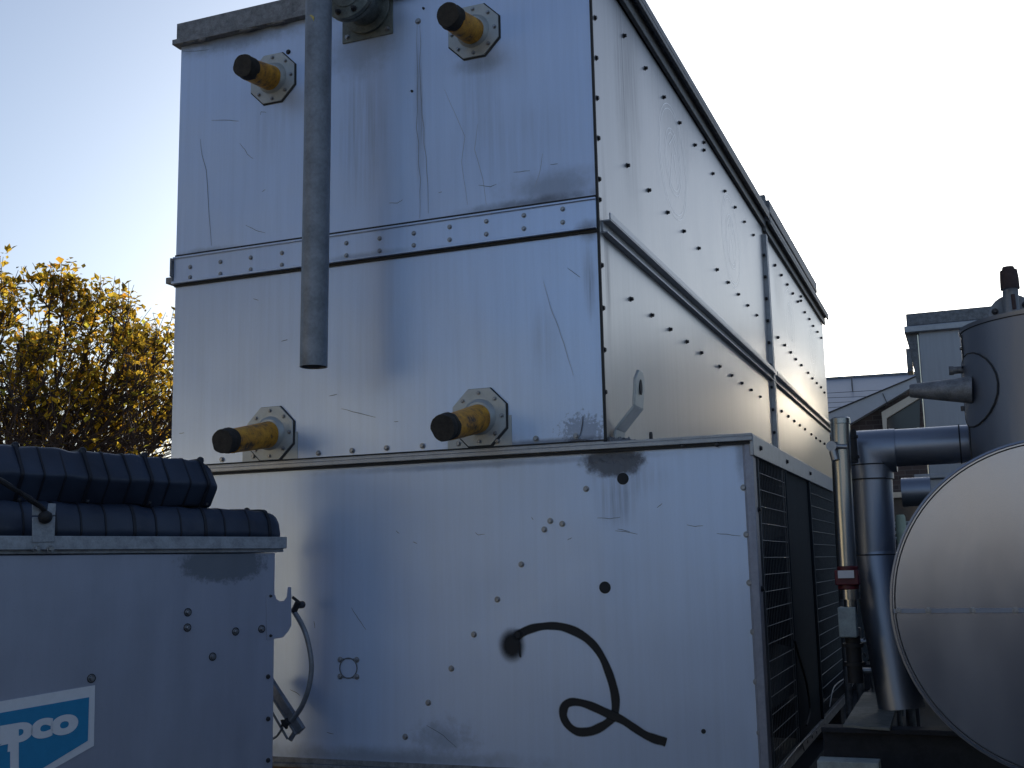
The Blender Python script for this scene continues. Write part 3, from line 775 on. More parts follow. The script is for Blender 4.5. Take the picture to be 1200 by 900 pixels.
# hose and strut beside the cabinet
hs = thing('flexible_hose', 'thin curved steel hose arcing beside the cabinet bracket', 'hose', on(346, 716, 1, 4.85))
hp = catmull([on(x, y, 1, 4.86) for x, y in ((344, 716), (351, 727), (358, 742), (363, 762), (365, 782), (362, 805), (355, 825), (347, 838), (342, 845))], 6)
b = BM(); tube(b, hp, .0125, 10)
obj('hose_body', b, m_galv, hs)
b = BM(); c = on(348, 709, 1, 4.88); tube(b, [c, c+Vector((0, .05, 0))], .018, 12); tube(b, [on(344, 717, 1, 4.86), on(350, 705, 1, 4.86)], .016, 10)
tube(b, [on(343, 700, 1, 4.86), on(352, 707, 1, 4.86)], .008, 8); obj('clevis', b, m_boltdk, hs)
st = thing('diagonal_strut', 'short slanted steel strut with a black star knob beside the cabinet', 'strut', on(335, 835, 1, 4.85))
b = BM(); p0, p1 = on(312, 797, 1, 4.86), on(351, 857, 1, 4.86); u = (p1-p0).normalized(); s_ = u.cross(Vector((0, 1, 0))).normalized()
poly(b, [p0-s_*.022, p1-s_*.022, p1+s_*.022, p0+s_*.022], (0, .03, 0)); poly(b, [p0-s_*.03+Vector((0, -.004, 0)), p1-s_*.03+Vector((0, -.004, 0)), p1-s_*.02+Vector((0, -.004, 0)), p0-s_*.02+Vector((0, -.004, 0))], (0, .04, 0))
obj('strut_bar', b, m_galv, st, .002)
b = BM(); c = on(333, 848, 1, 4.8)
star = [c+Vector((math.cos(i*PI/5)*(.028 if i % 2 == 0 else .016), 0, math.sin(i*PI/5)*(.028 if i % 2 == 0 else .016))) for i in range(10)]
poly(b, star, (0, .02, 0)); obj('star_knob', b, m_black, st, .002)
b = BM(); tube(b, [on(318, 833, 1, 4.84), on(337, 866, 1, 4.84)], .006, 8); tube(b, catmull([on(319, 866, 1, 4.83), on(325, 862, 1, 4.83), on(331, 853, 1, 4.82)], 4), .006, 8)
poly(b, [on(337, 866, 1, 4.85), on(343, 857, 1, 4.85), on(346, 861, 1, 4.85), on(341, 869, 1, 4.85)], (0, .01, 0)); obj('thin_rod', b, m_galv, st)

# ------------------------------------------------------------------ horizontal vessel, right
VX, VZ, VR, VY = .247, EYE-.148, .4805, 3.6
ves = thing('horizontal_vessel', 'wide horizontal drum seen end on, its round sheet metal end split by a seam', 'vessel', (VX, 5, .5))
b = BM(); tube(b, [(VX, VY+.01, VZ), (VX, 7.0, VZ)], VR-.006, 96); obj('drum_wall', b, m_clad2, ves)
b = BM()
n = 96
def ringpts(r, y): return [b.verts.new((VX+math.cos(2*PI*i/n)*r, y, VZ+math.sin(2*PI*i/n)*r)) for i in range(n)]
rg = [ringpts(VR-.004, VY+.012), ringpts(VR, VY+.006), ringpts(VR, VY-.006), ringpts(VR-.006, VY-.008), ringpts(VR-.007, VY-.002)]
for a, c in zip(rg, rg[1:]):
    for j in range(n): b.faces.new((a[j], a[(j+1) % n], c[(j+1) % n], c[j])).smooth = True
obj('end_lip', b, m_clad, ves)
b = BM(); tube(b, [(VX, VY-.002, VZ), (VX, VY+.01, VZ)], VR-.008, 96, smooth=False); disc = obj('end_sheet', b, m_disc, ves)
b = BM()
for r_ in (VR-.014,):
    tube(b, [(VX+math.cos(2*PI*i/96)*r_, VY-.003, VZ+math.sin(2*PI*i/96)*r_) for i in range(97)], .0022, 6)
obj('end_groove', b, m_dkjoint, ves)
zs = on(1120, 716, 1, VY).z
b = BM(); hw = math.sqrt(VR**2-(zs-VZ)**2)-.008
box(b, VX-hw, VX+hw, VY-.006, VY-.002, zs-.006, zs+.007); obj('end_seam', b, m_clad, ves, .001)
for x in (1053, 1088, 1140, 1190): bolt(on(x, 715.5, 1, VY-.006), NF, ves, .009, m_bolt, 'screw', .008)
for y in (5.0, 6.4):
    b = BM(); box(b, VX-.3, VX+.3, y, y+.12, .74, VZ-.36); obj('saddle', b, m_rim, ves)

# vertical drum standing on the vessel
TX, TY, TR = .45, 5.25, .42; TT = EYE+.965
drum = thing('vertical_drum', 'upright round drum clad in dull aluminium, with a cone nozzle on its left', 'vessel', (TX, TY, VZ+.2))
b = BM(); tube(b, [(TX, TY, VZ+.1), (TX, TY, TT-.02)], TR, 96); obj('drum_wall', b, m_clad, drum)
b = BM(); tube(b, [(TX, TY, TT-.02), (TX, TY, TT-.004), (TX, TY, TT)], [TR+.004, TR+.006, TR-.01], 96); obj('top_cap', b, m_clad, drum)
b = BM(); tube(b, [(TX, TY, TT-.024), (TX, TY, TT-.02)], TR+.002, 96); obj('cap_joint', b, m_dkjoint, drum)
b = BM(); 
a0 = R_(190)
box(b, TX+math.cos(a0)*TR-.004, TX+math.cos(a0)*TR+.004, TY+math.sin(a0)*TR-.006, TY+math.sin(a0)*TR+.006, VZ+.3, TT-.03)
seamo = obj('cladding_seam', b, m_dkjoint, drum)
for i, zz in enumerate((TT-.09, TT-.17, TT-.25)): bolt((TX+math.cos(a0)*(TR+.001), TY+math.sin(a0)*(TR+.001), zz), (-1, -.3, 0), drum, .008, m_boltdk, 'rivet')
# cone nozzle + pad
cy = 5.1; p0 = on(1066, 458, 1, cy); p1 = on(1139, 457, 1, cy)
b = BM(); tube(b, [p0, p0+(p1-p0)*.03, p1], [.026, .029, .058], 36); obj('cone_nozzle', b, m_rim, drum)
# pad: patch curved round the drum
b = BM(); rows = []
zc = p1.z
for i in range(25):
    a = 2*PI*i/24
    rows.append((math.cos(a), math.sin(a)))
ctr = math.atan2(cy-TY, -TR)
def onDrum(u, w, lift): 
    a = PI+.36+u; return Vector((TX+math.cos(a)*(TR+lift), TY+math.sin(a)*(TR+lift), zc+w))
vs = []
for k in range(1, 6): vs.append([b.verts.new(onDrum(c_*.44*k/5, s_2*.155*k/5, .005)) for c_, s_2 in rows[:-1]])
ce = b.verts.new(onDrum(0, 0, .005))
for i in range(24):
    b.faces.new((ce, vs[0][i], vs[0][(i+1) % 24]))
    for k in range(4): b.faces.new((vs[k][i], vs[k+1][i], vs[k+1][(i+1) % 24], vs[k][(i+1) % 24]))
edge = [b.verts.new(onDrum(c_*.44, s_2*.155, -.002)) for c_, s_2 in rows[:-1]]
for i in range(24): b.faces.new((vs[4][i], edge[i], edge[(i+1) % 24], vs[4][(i+1) % 24]))
for f in b.faces: f.smooth = True
obj('nozzle_pad', b, m_clad, drum)
b = BM(); tube(b, [onDrum(c_*.44, s_2*.155, .004) for c_, s_2 in rows], .0035, 6); obj('pad_edge', b, m_dkjoint, drum)
p0 = on(1112, 434.5, 1, 5.2); b = BM(); tube(b, [p0, p0+Vector((.02, 0, 0)), p0+Vector((.02, 0, 0)), p0+Vector((.09, 0, 0))], [.02, .02, .016, .016], 20); obj('small_stub', b, m_rim, drum)
b = BM(); q = on(1128, 476, 1, 4.98); tube(b, [q, q-Vector((0, 0, .02))], .008, 8); obj('drain_plug', b, m_boltdk, drum)
# relief valve on top of the drum
vy = 5.25; vq = on(1184, 366, 1, vy); rv = thing('relief_valve', 'rusty upright valve with a round flange on top of the clad drum', 'valve', (vq.x, vy, TT))
def L3(px, py, y=vy): return on(px, py, 1, y)
c = L3(1186, 371, 5.2); b = BM(); tube(b, [c+Vector((0, -.012, 0)), c+Vector((0, .02, 0))], .094, 36); fo = obj('round_flange', b, m_galv, rv, .002)
for i in range(6):
    a = PI/6+i*PI/3+.15; bolt(c+Vector((math.cos(a)*.07, -.013, math.sin(a)*.07)), NF, fo, .014, m_boltdk, 'flange_bolt', .02, True)
b = BM(); tube(b, [L3(1186, 372, 5.12), L3(1184.5, 352, 5.12), L3(1184, 340, 5.12), L3(1183.5, 338, 5.12)], [.034, .031, .031, .036], 24); obj('valve_neck', b, m_galv, rv)
b = BM(); tube(b, [L3(1183.8, 339, 5.12), L3(1182.7, 326, 5.12), L3(1181.6, 317, 5.12), L3(1181.5, 316.8, 5.12), L3(1181.2, 313, 5.12)], [.038, .037, .034, .026, .023], 24)
m_rust = simple('rusty_iron', (.06, .04, .04), .8, .1, .5, 30, .5)
obj('valve_head', b, m_rust, rv)
b = BM(); tube(b, [L3(1189, 362, 5.08), L3(1187, 345, 5.08)], .008, 8); obj('valve_lever', b, m_rust, rv)

# thick clad pipe: horizontal arm, mitred elbow, vertical run
yP = 5.4; px_ = -.392; zA = EYE+.485; RP = .094
pip = thing('clad_pipe', 'thick grey clad pipe with a square elbow joining the upright drum', 'pipe', (px_, yP, .9))
sk = Vector((0, -.02, 0))
el0 = Vector((px_, yP, zA-.135)); 
vb = on(1043, 815, 1, 5.25)
b = BM(); tube(b, [Vector((px_-.003, yP, zA-.137)), on(1024.5, 649, 1, yP)], RP, 48); obj('upright_run', b, m_clad2, pip)
mid = on(1024.5, 650.5, 1, yP)
b = BM(); tube(b, [mid, Vector((mid.x+.02, yP-.03, mid.z-.2)), Vector((mid.x+.075, yP-.08, mid.z-.66))], RP+.002, 48); obj('lower_run', b, m_clad2, pip)
# elbow in three mitred segments
b = BM()
pA = Vector((px_-.003, yP, zA-.137)); pD = Vector((px_+.12, yP, zA)); RE = RP+.004; zc_ = zA+.088-RE; ne = 48
def er(fn): return [b.verts.new(fn(math.cos(2*PI*i/ne)*RE, math.sin(2*PI*i/ne)*RE)) for i in range(ne)]
er_ = [er(lambda dx, dy: Vector((px_+dx, yP+dy, pA.z))), er(lambda dx, dy: Vector((px_+dx, yP+dy, min(zc_-dx, zc_-dx)))), er(lambda dx, dy: Vector((px_+.115, yP+dy, zc_-dx)))]
for a_, c_ in zip(er_, er_[1:]):
    for i in range(ne): b.faces.new((a_[i], a_[(i+1) % ne], c_[(i+1) % ne], c_[i])).smooth = True
for e_ in b.edges:
    if all(v in er_[1] for v in e_.verts): e_.smooth = False
b.faces.new(er_[2]); b.faces.new(er_[0][::-1])
obj('elbow', b, m_clad2, pip)
b = BM()
for (c, d, r) in ((pA, Vector((0, 0, 1)), RP+.006), (Vector((px_-.0, yP, zA-.072)), Vector((0, 0, 1)), RP+.006)):
    d.normalize(); tube(b, [c-d*.003, c+d*.003], r, 48)
obj('elbow_seam', b, m_dkjoint, pip)
b = BM(); tube(b, [pD-Vector((.1, 0, 0)), Vector((TX-TR+.06, yP, zA+.002))], RP-.01, 48); arm = obj('arm', b, m_clad2, pip)
b = BM(); xa = on(1123, 505, 1, yP).x; tube(b, [(xa, yP, zA+.002), (xa+.006, yP, zA+.002)], RP-.006, 48); tube(b, [(xa+.06, yP, zA+.002), (xa+.09, yP, zA+.002)], RP-.004, 48); obj('arm_band', b, m_dkjoint, pip)
b = BM(); tube(b, [mid+Vector((0, 0, .004)), mid-Vector((0, 0, .002))], RP+.004, 48); obj('run_seam', b, m_dkjoint, pip)

# thin stainless pipe with fittings
yt = 5.15; th = thing('stainless_pipe', 'thin shiny upright pipe with a capped top beside the thick clad pipe', 'pipe', on(990, 750, 1, yt))
tp = [on(984.5, 491, 1, yt), on(985.2, 520, 1, yt), on(988, 580, 1, yt), on(992.5, 666, 1, yt)]
b = BM(); tube(b, tp, .0415, 32); obj('pipe_wall', b, m_steel_pipe, th)
b = BM(); tube(b, [tp[0]+Vector((0, 0, .006)), tp[0], tp[0]-Vector((0, 0, .022)), tp[0]-Vector((0, 0, .024))], [.036, .043, .0435, .0415], 32); obj('pipe_cap', b, m_steel_pipe, th)
c = on(974.5, 523, 1, yt-.05); b = BM(); tube(b, [c+Vector((0, -.012, 0)), c+Vector((0, .014, 0))], .022, 20); tube(b, [c+Vector((0, 0, 0)), c+Vector((.06, .02, -.004))], .012, 12); tube(b, [c-Vector((-.004, 0, .02)), c-Vector((-.012, 0, .06))], .017, 10)
obj('bleed_valve', b, m_bolt, th)
b = BM(); c = on(996.5, 524, 1, yt+.08); tube(b, [c-Vector((0, 0, .07)), c+Vector((0, 0, .075))], .03, 16); tube(b, [c, c+Vector((-.04, -.03, 0))], .02, 12)
for dz in (-.045, .045): tube(b, [c+Vector((.0, 0, dz-.006)), c+Vector((.0, 0, dz+.006))], .036, 16)
obj('pipe_clamp', b, m_black, th)
m_red = simple('red_paint', (.09, .008, .014), .5, 0, .4, 25)
m_tag = simple('white_tag', (.62, .62, .64), .6, 0, .05, 30, 0)
m_gbox = simple('grey_box', (.28, .33, .34), .6, .1, .3, 25)
b = BM(); c = on(994, 677, 1, yt); tube(b, [c+Vector((0, 0, .05)), c-Vector((0, 0, .05))], .045, 20); box(b, c.x-.05, c.x+.048, yt-.055, yt+.04, c.z-.03, c.z+.033)
va = obj('red_valve', b, m_red, th, .004)
b = BM(); q = on(991, 673, 1, yt-.062); box(b, q.x-.032, q.x+.034, yt-.064, yt-.058, q.z-.016, q.z+.016); obj('white_tag', b, m_tag, va)
b = BM(); c = on(996, 694, 1, yt); tube(b, [c+Vector((0, 0, .03)), c-Vector((0, 0, .03))], .042, 20); tube(b, [c-Vector((0, 0, .03)), c-Vector((0, 0, .09))], .028, 20); obj('coupling', b, m_steel_pipe, th)
b = BM(); c = on(994, 729, 1, yt-.02); box(b, c.x-.038, c.x+.036, yt-.05, yt+.02, c.z-.063, c.z+.063); obj('junction_box', b, m_gbox, th, .005)
b = BM(); c1 = on(999, 745, 1, yt+.02); c2 = on(1003, 800, 1, yt+.02); tube(b, [c1, c2], .032, 16)
for t_ in (.2, .6): 
    q = c1.lerp(c2, t_); tube(b, [q-Vector((0, 0, .008)), q+Vector((0, 0, .008))], .044, 16)
obj('lower_fittings', b, m_black, th)

# small pipework clutter behind, in the dark gap
cl_ = thing('dark_pipework', 'cluster of small dark pipes and valves low between condenser and thick pipe', 'pipework', (-.5, 6.2, .7))
random.seed(11)
b = BM()
for i in range(7):
    x = -.66+i*.055; y = 5.9+random.uniform(0, 1.2); tube(b, [(x, y, .7), (x+random.uniform(-.02, .02), y, 1.1+random.uniform(0, .7))], random.uniform(.012, .03), 10)
obj('riser_pipe', b, m_rim, cl_)
b = BM()
for (x, y) in ((1014, 700), (1016, 711), (1015, 722), (1018, 736), (1017, 747), (1015, 710), (1018, 770), (1016, 786), (1015, 795)):
    q = on(x-random.uniform(0, 4), y, 1, 5.7); tube(b, [q, q+Vector((random.uniform(-.03, .03), 0, random.uniform(-.02, .02)))], .006, 6)
obj('threaded_rod', b, m_bolt, cl_)
b = BM()
for (x, y) in ((1012, 752), (1015, 786)):
    q = on(x, y, 1, 5.8); tube(b, [q-Vector((.03, 0, 0)), q+Vector((.05, 0, .0))], .014, 10)
obj('small_valve', b, m_bolt, cl_)

# skid under the vessel: beams + deck plate
skid = thing('steel_skid', 'dark low steel frame carrying the vessel and pipes', 'steel frame', (-.2, 6, 0))
b = BM(); p0 = on(962, 852, 1, 4.75); zt2 = p0.z; box(b, -.6, 1.4, 4.75, 4.85, zt2-.02, zt2); box(b, -.6, 1.4, 4.79, 4.81, zt2-.16, zt2-.02); box(b, -.6, 1.4, 4.75, 4.85, zt2-.18, zt2-.16)
m_dsteel = simple('dark_painted_steel', (.02, .023, .03), .7, 0, .4, 14, .2, spec=.25)
obj('cross_beam', b, m_dsteel, skid, .003)
m_deck = simple('worn_deck_plate', (.16, .17, .16), .7, .3, .5, 10, .5)
b = BM(); pl = [on(x, y, 2, zt2+.01) for x, y in ((988, 849), (1043, 853), (1055, 813), (1012, 811))]; poly(b, pl, (0, 0, -.012)); obj('deck_plate', b, m_deck, skid, .002)
for x in (-.55, .9):
    b = BM(); box(b, x, x+.1, 4.85, 9, zt2-.18, zt2-.03); obj('long_beam', b, m_dsteel, skid, .003)
for (x, y) in ((-.5, 4.8), (1.2, 4.8), (-.5, 8.5), (1.2, 8.5)):
    b = BM(); box(b, x, x+.09, y, y+.09, 0, zt2-.18); obj('leg', b, m_dsteel, skid, .003)
b = BM(); 
q = on(990, 896, 1, 4.5); box(b, q.x-.1, q.x+.12, 4.5, 4.6, q.z-.1, q.z+.01)
obj('foot_plate', b, m_gbox, skid, .003)
# skid under the condenser
base = thing('condenser_base', 'dark brown beams under the sheet metal condenser', 'beam', (-2.4, 9, 0))
m_brown = simple('brown_timber', (.14, .09, .05), .8, 0, .4, 8, .4)
for y in (5.02, 8, 11, 14):
    b = BM(); box(b, XL, XF-.02, y, y+.2, .42, ZB-.014); obj('cross_beam', b, m_brown if y < 6 else m_dsteel, base, .006)
for x in (-3.7, -2.4, -1.15):
    b = BM(); box(b, x, x+.2, 5.0, 14.4, 0, .418); obj('ground_beam', b, m_dsteel, base, .006)
# perforated angle brackets at the foot of the guard
for i, (pts_, lb) in enumerate(((((939, 870), (961, 852), (942, 880)), 'bright drilled angle bracket at the foot of the nearer wire guard'), (((992, 801), (1002, 797), (993, 813)), 'bright drilled angle bracket at the foot of the far wire guard'))):
    b = BM(); q = [on(x, y, 0, XF+.03+.02*i) for x, y in pts_]; poly(b, q, (.006, 0, 0)); 
    c = (q[0]+q[1]+q[2])/3
    ab = thing('angle_bracket', lb, 'bracket', q[0], 'drilled angle brackets'); obj('bracket_arm', b, m_bolt, ab)
    b = BM()
    for t_ in (.2, .45, .7): 
        h = q[0].lerp(q[1], t_)*.6+q[2].lerp(q[1], t_)*.4; tube(b, [h+Vector((.007, 0, 0)), h+Vector((.009, 0, 0))], .008, 8)
    obj('drilled_hole', b, m_inside, ab)
b = BM(); tube(b, catmull([on(x, y, 0, XF+.06) for x, y in ((918, 897), (928, 884), (939, 871), (950, 861))], 4), .005, 8); tube(b, catmull([on(x, y, 0, XF+.09) for x, y in ((972, 829), (975, 812), (979, 803), (990, 795))], 4), .004, 8)
tag(obj('cable', b, m_wire), 'thin pale cable trailing along the foot of the condenser guard', 'cable')

# ------------------------------------------------------------------ second condenser behind the vessel
u2 = thing('evaporative_condenser', 'smaller looking far condenser half hidden behind the clad drum', 'condenser', (.8, 15, 0))
x0 = -.375; y0 = 14.0
m_u2 = panel_mat('far_condenser_sheet', (.4, .42, .46), .4, .45, [], [], (0, 2), .4, .15)
b = BM(); box(b, x0, 2.0, y0, y0+4, .6, EYE+2.63); obj('casing', b, m_u2, u2, .01)
m_u2s = panel_mat('far_condenser_bounce_sheet', (.88, .8, .64), .95, .26, [], [], (1, 2), .3, .1)  # bright warm colour put in so its bounce warms the near casing
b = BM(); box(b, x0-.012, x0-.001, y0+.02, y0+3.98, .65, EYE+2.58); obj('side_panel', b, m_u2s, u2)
b = BM(); box(b, x0-.12, 2.05, y0-.05, y0+4.1, EYE+2.68, EYE+2.83); obj('top_rim', b, m_rim, u2, .01)
b = BM(); box(b, x0-.15, 2.05, y0-.07, y0+4.1, EYE+2.6, EYE+2.68); obj('under_rim', b, m_trim, u2, .01)
b = BM()
vsA = [(x0-.13, EYE+2.6), (x0-.003, EYE+2.6), (x0-.003, EYE+1.6)]
poly(b, [Vector((x, y0+.03, z)) for x, z in vsA], (0, .12, 0)); box(b, x0-.15, x0-.09, y0-.02, y0+.3, EYE+2.15, EYE+2.42); obj('side_flare', b, m_rim, u2)
b = BM(); box(b, x0+.03, 1.9, y0-.01, y0+.01, EYE+.62, EYE+.66); box(b, x0+.35, x0+.9, y0-.3, y0-.01, EYE+1.2, EYE+1.45); obj('duct', b, m_u2, u2, .01)
for z in (2.53, 2.28, 2.0, 1.7, 1.4): bolt((.29, y0-.005, EYE+z), NF, u2, .035, m_boltdk, h=.03)
b = BM(); p = on(1075, 562, 1, 12.5); q = on(1130, 640, 1, 12.5); box(b, p.x, q.x+1, 12.5, 13.9, .2, p.z); box(b, p.x-.03, q.x+1, 12.45, 13.9, p.z, p.z+.05); obj('lower_section', b, m_u2, u2, .01)
q = on(1058, 590, 1, 11)
b = BM(); tube(b, [Vector((q.x, 11, q.z+.1)), Vector((q.x+.0, 11, q.z+.1))+Vector((.25, 0, 0))], .13, 28)
tag(obj('pipe_end', b, m_clad2), 'short dark pipe end in the gap left of the round vessel end', 'pipe')
b = BM(); q = on(1055, 606, 1, 10); tube(b, [q-Vector((0, 0, .9)), q, q+Vector((0, 0, .02))], [.04, .04, .03], 12)
tag(obj('pale_post', b, simple('pale_green_post', (.3, .36, .28), .6)), 'pale greenish post in the gap beside the thick pipe', 'post')
rl_ = thing('blue_railing', 'thin pale blue rails low in the gap beside the thick pipe', 'railing', on(1055, 620, 1, 10.5))
for i, y in enumerate((613, 617, 624, 631)):
    b = BM(); q = on(1048, y, 1, 10.5); tube(b, [q-Vector((.4, 0, 0)), q+Vector((.6, 0, 0))], .012, 8); obj('rail', b, m_gbox, rl_)
b = BM(); q = on(1057, 620, 1, 10.5); tube(b, [q-Vector((0, 0, 1.9)), q+Vector((0, 0, .07))], .02, 10); obj('rail_post', b, simple('teal_paint', (.05, .2, .28), .5), rl_)

# ------------------------------------------------------------------ house behind
hy = 20
m_roof = simple('blue_grey_roof', (.24, .27, .33), .5, .1, .1, 3, .05)
m_roof2 = simple('pale_blue_fascia', (.34, .38, .44), .5, .1, .08, 3, .05)
m_trimw = simple('cream_trim', (.5, .48, .42), .6, 0, .1, 6)
def brick():
    t = NT('dark_brick'); p = t.pos(); x, y, z = t.sep(p)
    cb = t.new('ShaderNodeCombineXYZ'); t.link(x, cb.inputs[0]); t.link(z, cb.inputs[1])
    br = t.new('ShaderNodeTexBrick'); t.link(cb.outputs[0], br.inputs['Vector'])
    br.inputs['Color1'].default_value = (.07, .055, .055, 1); br.inputs['Color2'].default_value = (.045, .038, .042, 1); br.inputs['Mortar'].default_value = (.085, .08, .082, 1)
    br.inputs['Scale'].default_value = 1; br.inputs['Brick Width'].default_value = .23; br.inputs['Row Height'].default_value = .08; br.inputs['Mortar Size'].default_value = .008
    return t.out(br.outputs['Color'], .85, 0, t.bump(br.outputs['Fac'], .3, .01))
m_brick = brick()
m_glass = simple('window_glass', (.03, .035, .045), .08, 0, .1, 3, 0, rvar=.02)
hs_ = thing('house', 'house with pale blue roof and dark brick wall beyond the pipes', 'house', (-2, 22, 0))
def H(px, py, y=hy): return on(px, py, 1, y)
z = EYE
b = BM(); box(b, -4.5, -.2, hy+.3, hy+7, 0, 3.55); obj('wall', b, m_brick, hs_)
# gable triangle wall
g = [H(975, 498, hy+.28), H(1085, 449, hy+.28), Vector((2.5, hy+.28, z+2.2)), Vector((2.5, hy+.28, 3.5)), Vector((H(975, 498).x, hy+.28, 3.5))]
b = BM(); poly(b, [H(960, 505, hy+.28), H(1075, 452, hy+.28), H(1092, 444, hy+.28), H(1092, 560, hy+.28), H(960, 560, hy+.28)], (0, .2, 0)); obj('gable_wall', b, m_brick, hs_)
# sloping fascia band in front
b = BM(); poly(b, [H(950, 494, hy), H(1070, 441.5, hy), H(1097, 430, hy), H(1097, 441, hy), H(1075, 450, hy), H(997, 496, hy), H(950, 522, hy)], (0, .24, 0)); fas = obj('fascia', b, m_roof2, hs_)
b = BM(); poly(b, [H(955, 489.5, hy-.03), H(1070, 441.5, hy-.03), H(1097, 430, hy-.03), H(1097, 432, hy-.03), H(1070, 443, hy-.03), H(955, 491, hy-.03)], (0, .1, 0))
poly(b, [H(1034, 461, hy-.02), H(1034.8, 461, hy-.02), H(1041.5, 476, hy-.02), H(1040.5, 476, hy-.02)], (0, .015, 0)); obj('fascia_edge', b, m_dkjoint, hs_)
# cream trim below the fascia and window
b = BM(); poly(b, [H(1033, 483, hy+.1), H(1076, 458, hy+.1), H(1078, 466, hy+.1), H(1039, 490, hy+.1), H(1039, 506, hy+.1), H(1035, 506, hy+.1)], (0, .1, 0)); obj('cream_trim', b, m_trimw, hs_)
b = BM(); poly(b, [H(1039, 490, hy+.2), H(1078, 467, hy+.2), H(1078, 506, hy+.2), H(1039, 506, hy+.2)], (0, .05, 0)); obj('window', b, m_glass, hs_)
# main roof behind: plane rising away, with seams
ey, ry = hy+.5, hy+5
rL, rR = on(960, 443.5, 1, ry), on(1092, 437, 1, ry)
eL, eR = on(930, 500, 1, ey), on(1097, 500, 1, ey)
b = BM(); poly(b, [rL+Vector((-2.5, 0, 0)), rR, eR, eL+Vector((-1.5, 0, 0))], (0, 0, -.12)); obj('roof', b, m_roof, hs_)
b = BM()
def onroof(px, py):
    n = (rR-rL).cross(eL-rL).normalized(); q = onp(px, py, rL+n*(.01 if n.z > 0 else -.01), n); return q
for s in ([(965, 461.5), (1000, 459.5), (1035, 457.5)], [(998, 442.5), (998.6, 452), (999.3, 459)], [(965, 467), (1020, 465)], [(965, 473), (1005, 471)], [(965, 479), (990, 477)]):
    ribbon(b, [onroof(*q) for q in s], Vector((0, -.5, .86)), .03, .01, 0)
obj('roof_seam', b, m_dkjoint, hs_)
b = BM(); tube(b, [rL+Vector((-2.5, 0, .01)), rR+Vector((0, 0, .01))], .04, 8); obj('ridge', b, m_rim, hs_)
# lower sill and window
b = BM(); p0 = H(1040, 577, hy-.0); p1 = H(1075, 582, hy); box(b, p0.x-1, p1.x+.1, hy+.05, hy+.3, p1.z, p0.z); wn = obj('window_sill', b, m_trimw, hs_)
b = BM(); box(b, p0.x-1, p1.x+.1, hy+.2, hy+.29, p1.z-.9, p1.z-.01); obj('lower_window', b, m_glass, hs_)

# ------------------------------------------------------------------ autumn tree
def leafmat():
    t = NT('autumn_leaf')
    g = t.new('ShaderNodeNewGeometry'); rnd = g.outputs['Random Per Island']
    c = t.ramp(rnd, [(0., (.06, .05, .014)), (.2, (.16, .12, .02)), (.4, (.36, .24, .03)), (.65, (.7, .48, .05)), (.85, (.62, .3, .03)), (1., (.5, .5, .07))])
    d = t.new('ShaderNodeBsdfDiffuse'); tr = t.new('ShaderNodeBsdfTranslucent'); mx = t.new('ShaderNodeMixShader'); mx.inputs[0].default_value = .7
    t.link(c, d.inputs[0]); t.link(c, tr.inputs[0]); t.link(d.outputs[0], mx.inputs[1]); t.link(tr.outputs[0], mx.inputs[2])
    t.link(mx.outputs[0], t.n['Material Output'].inputs[0]); return t.m
m_leaf = leafmat(); m_bark = simple('bark', (.07, .05, .045), .9, 0, .4, 10, .6)
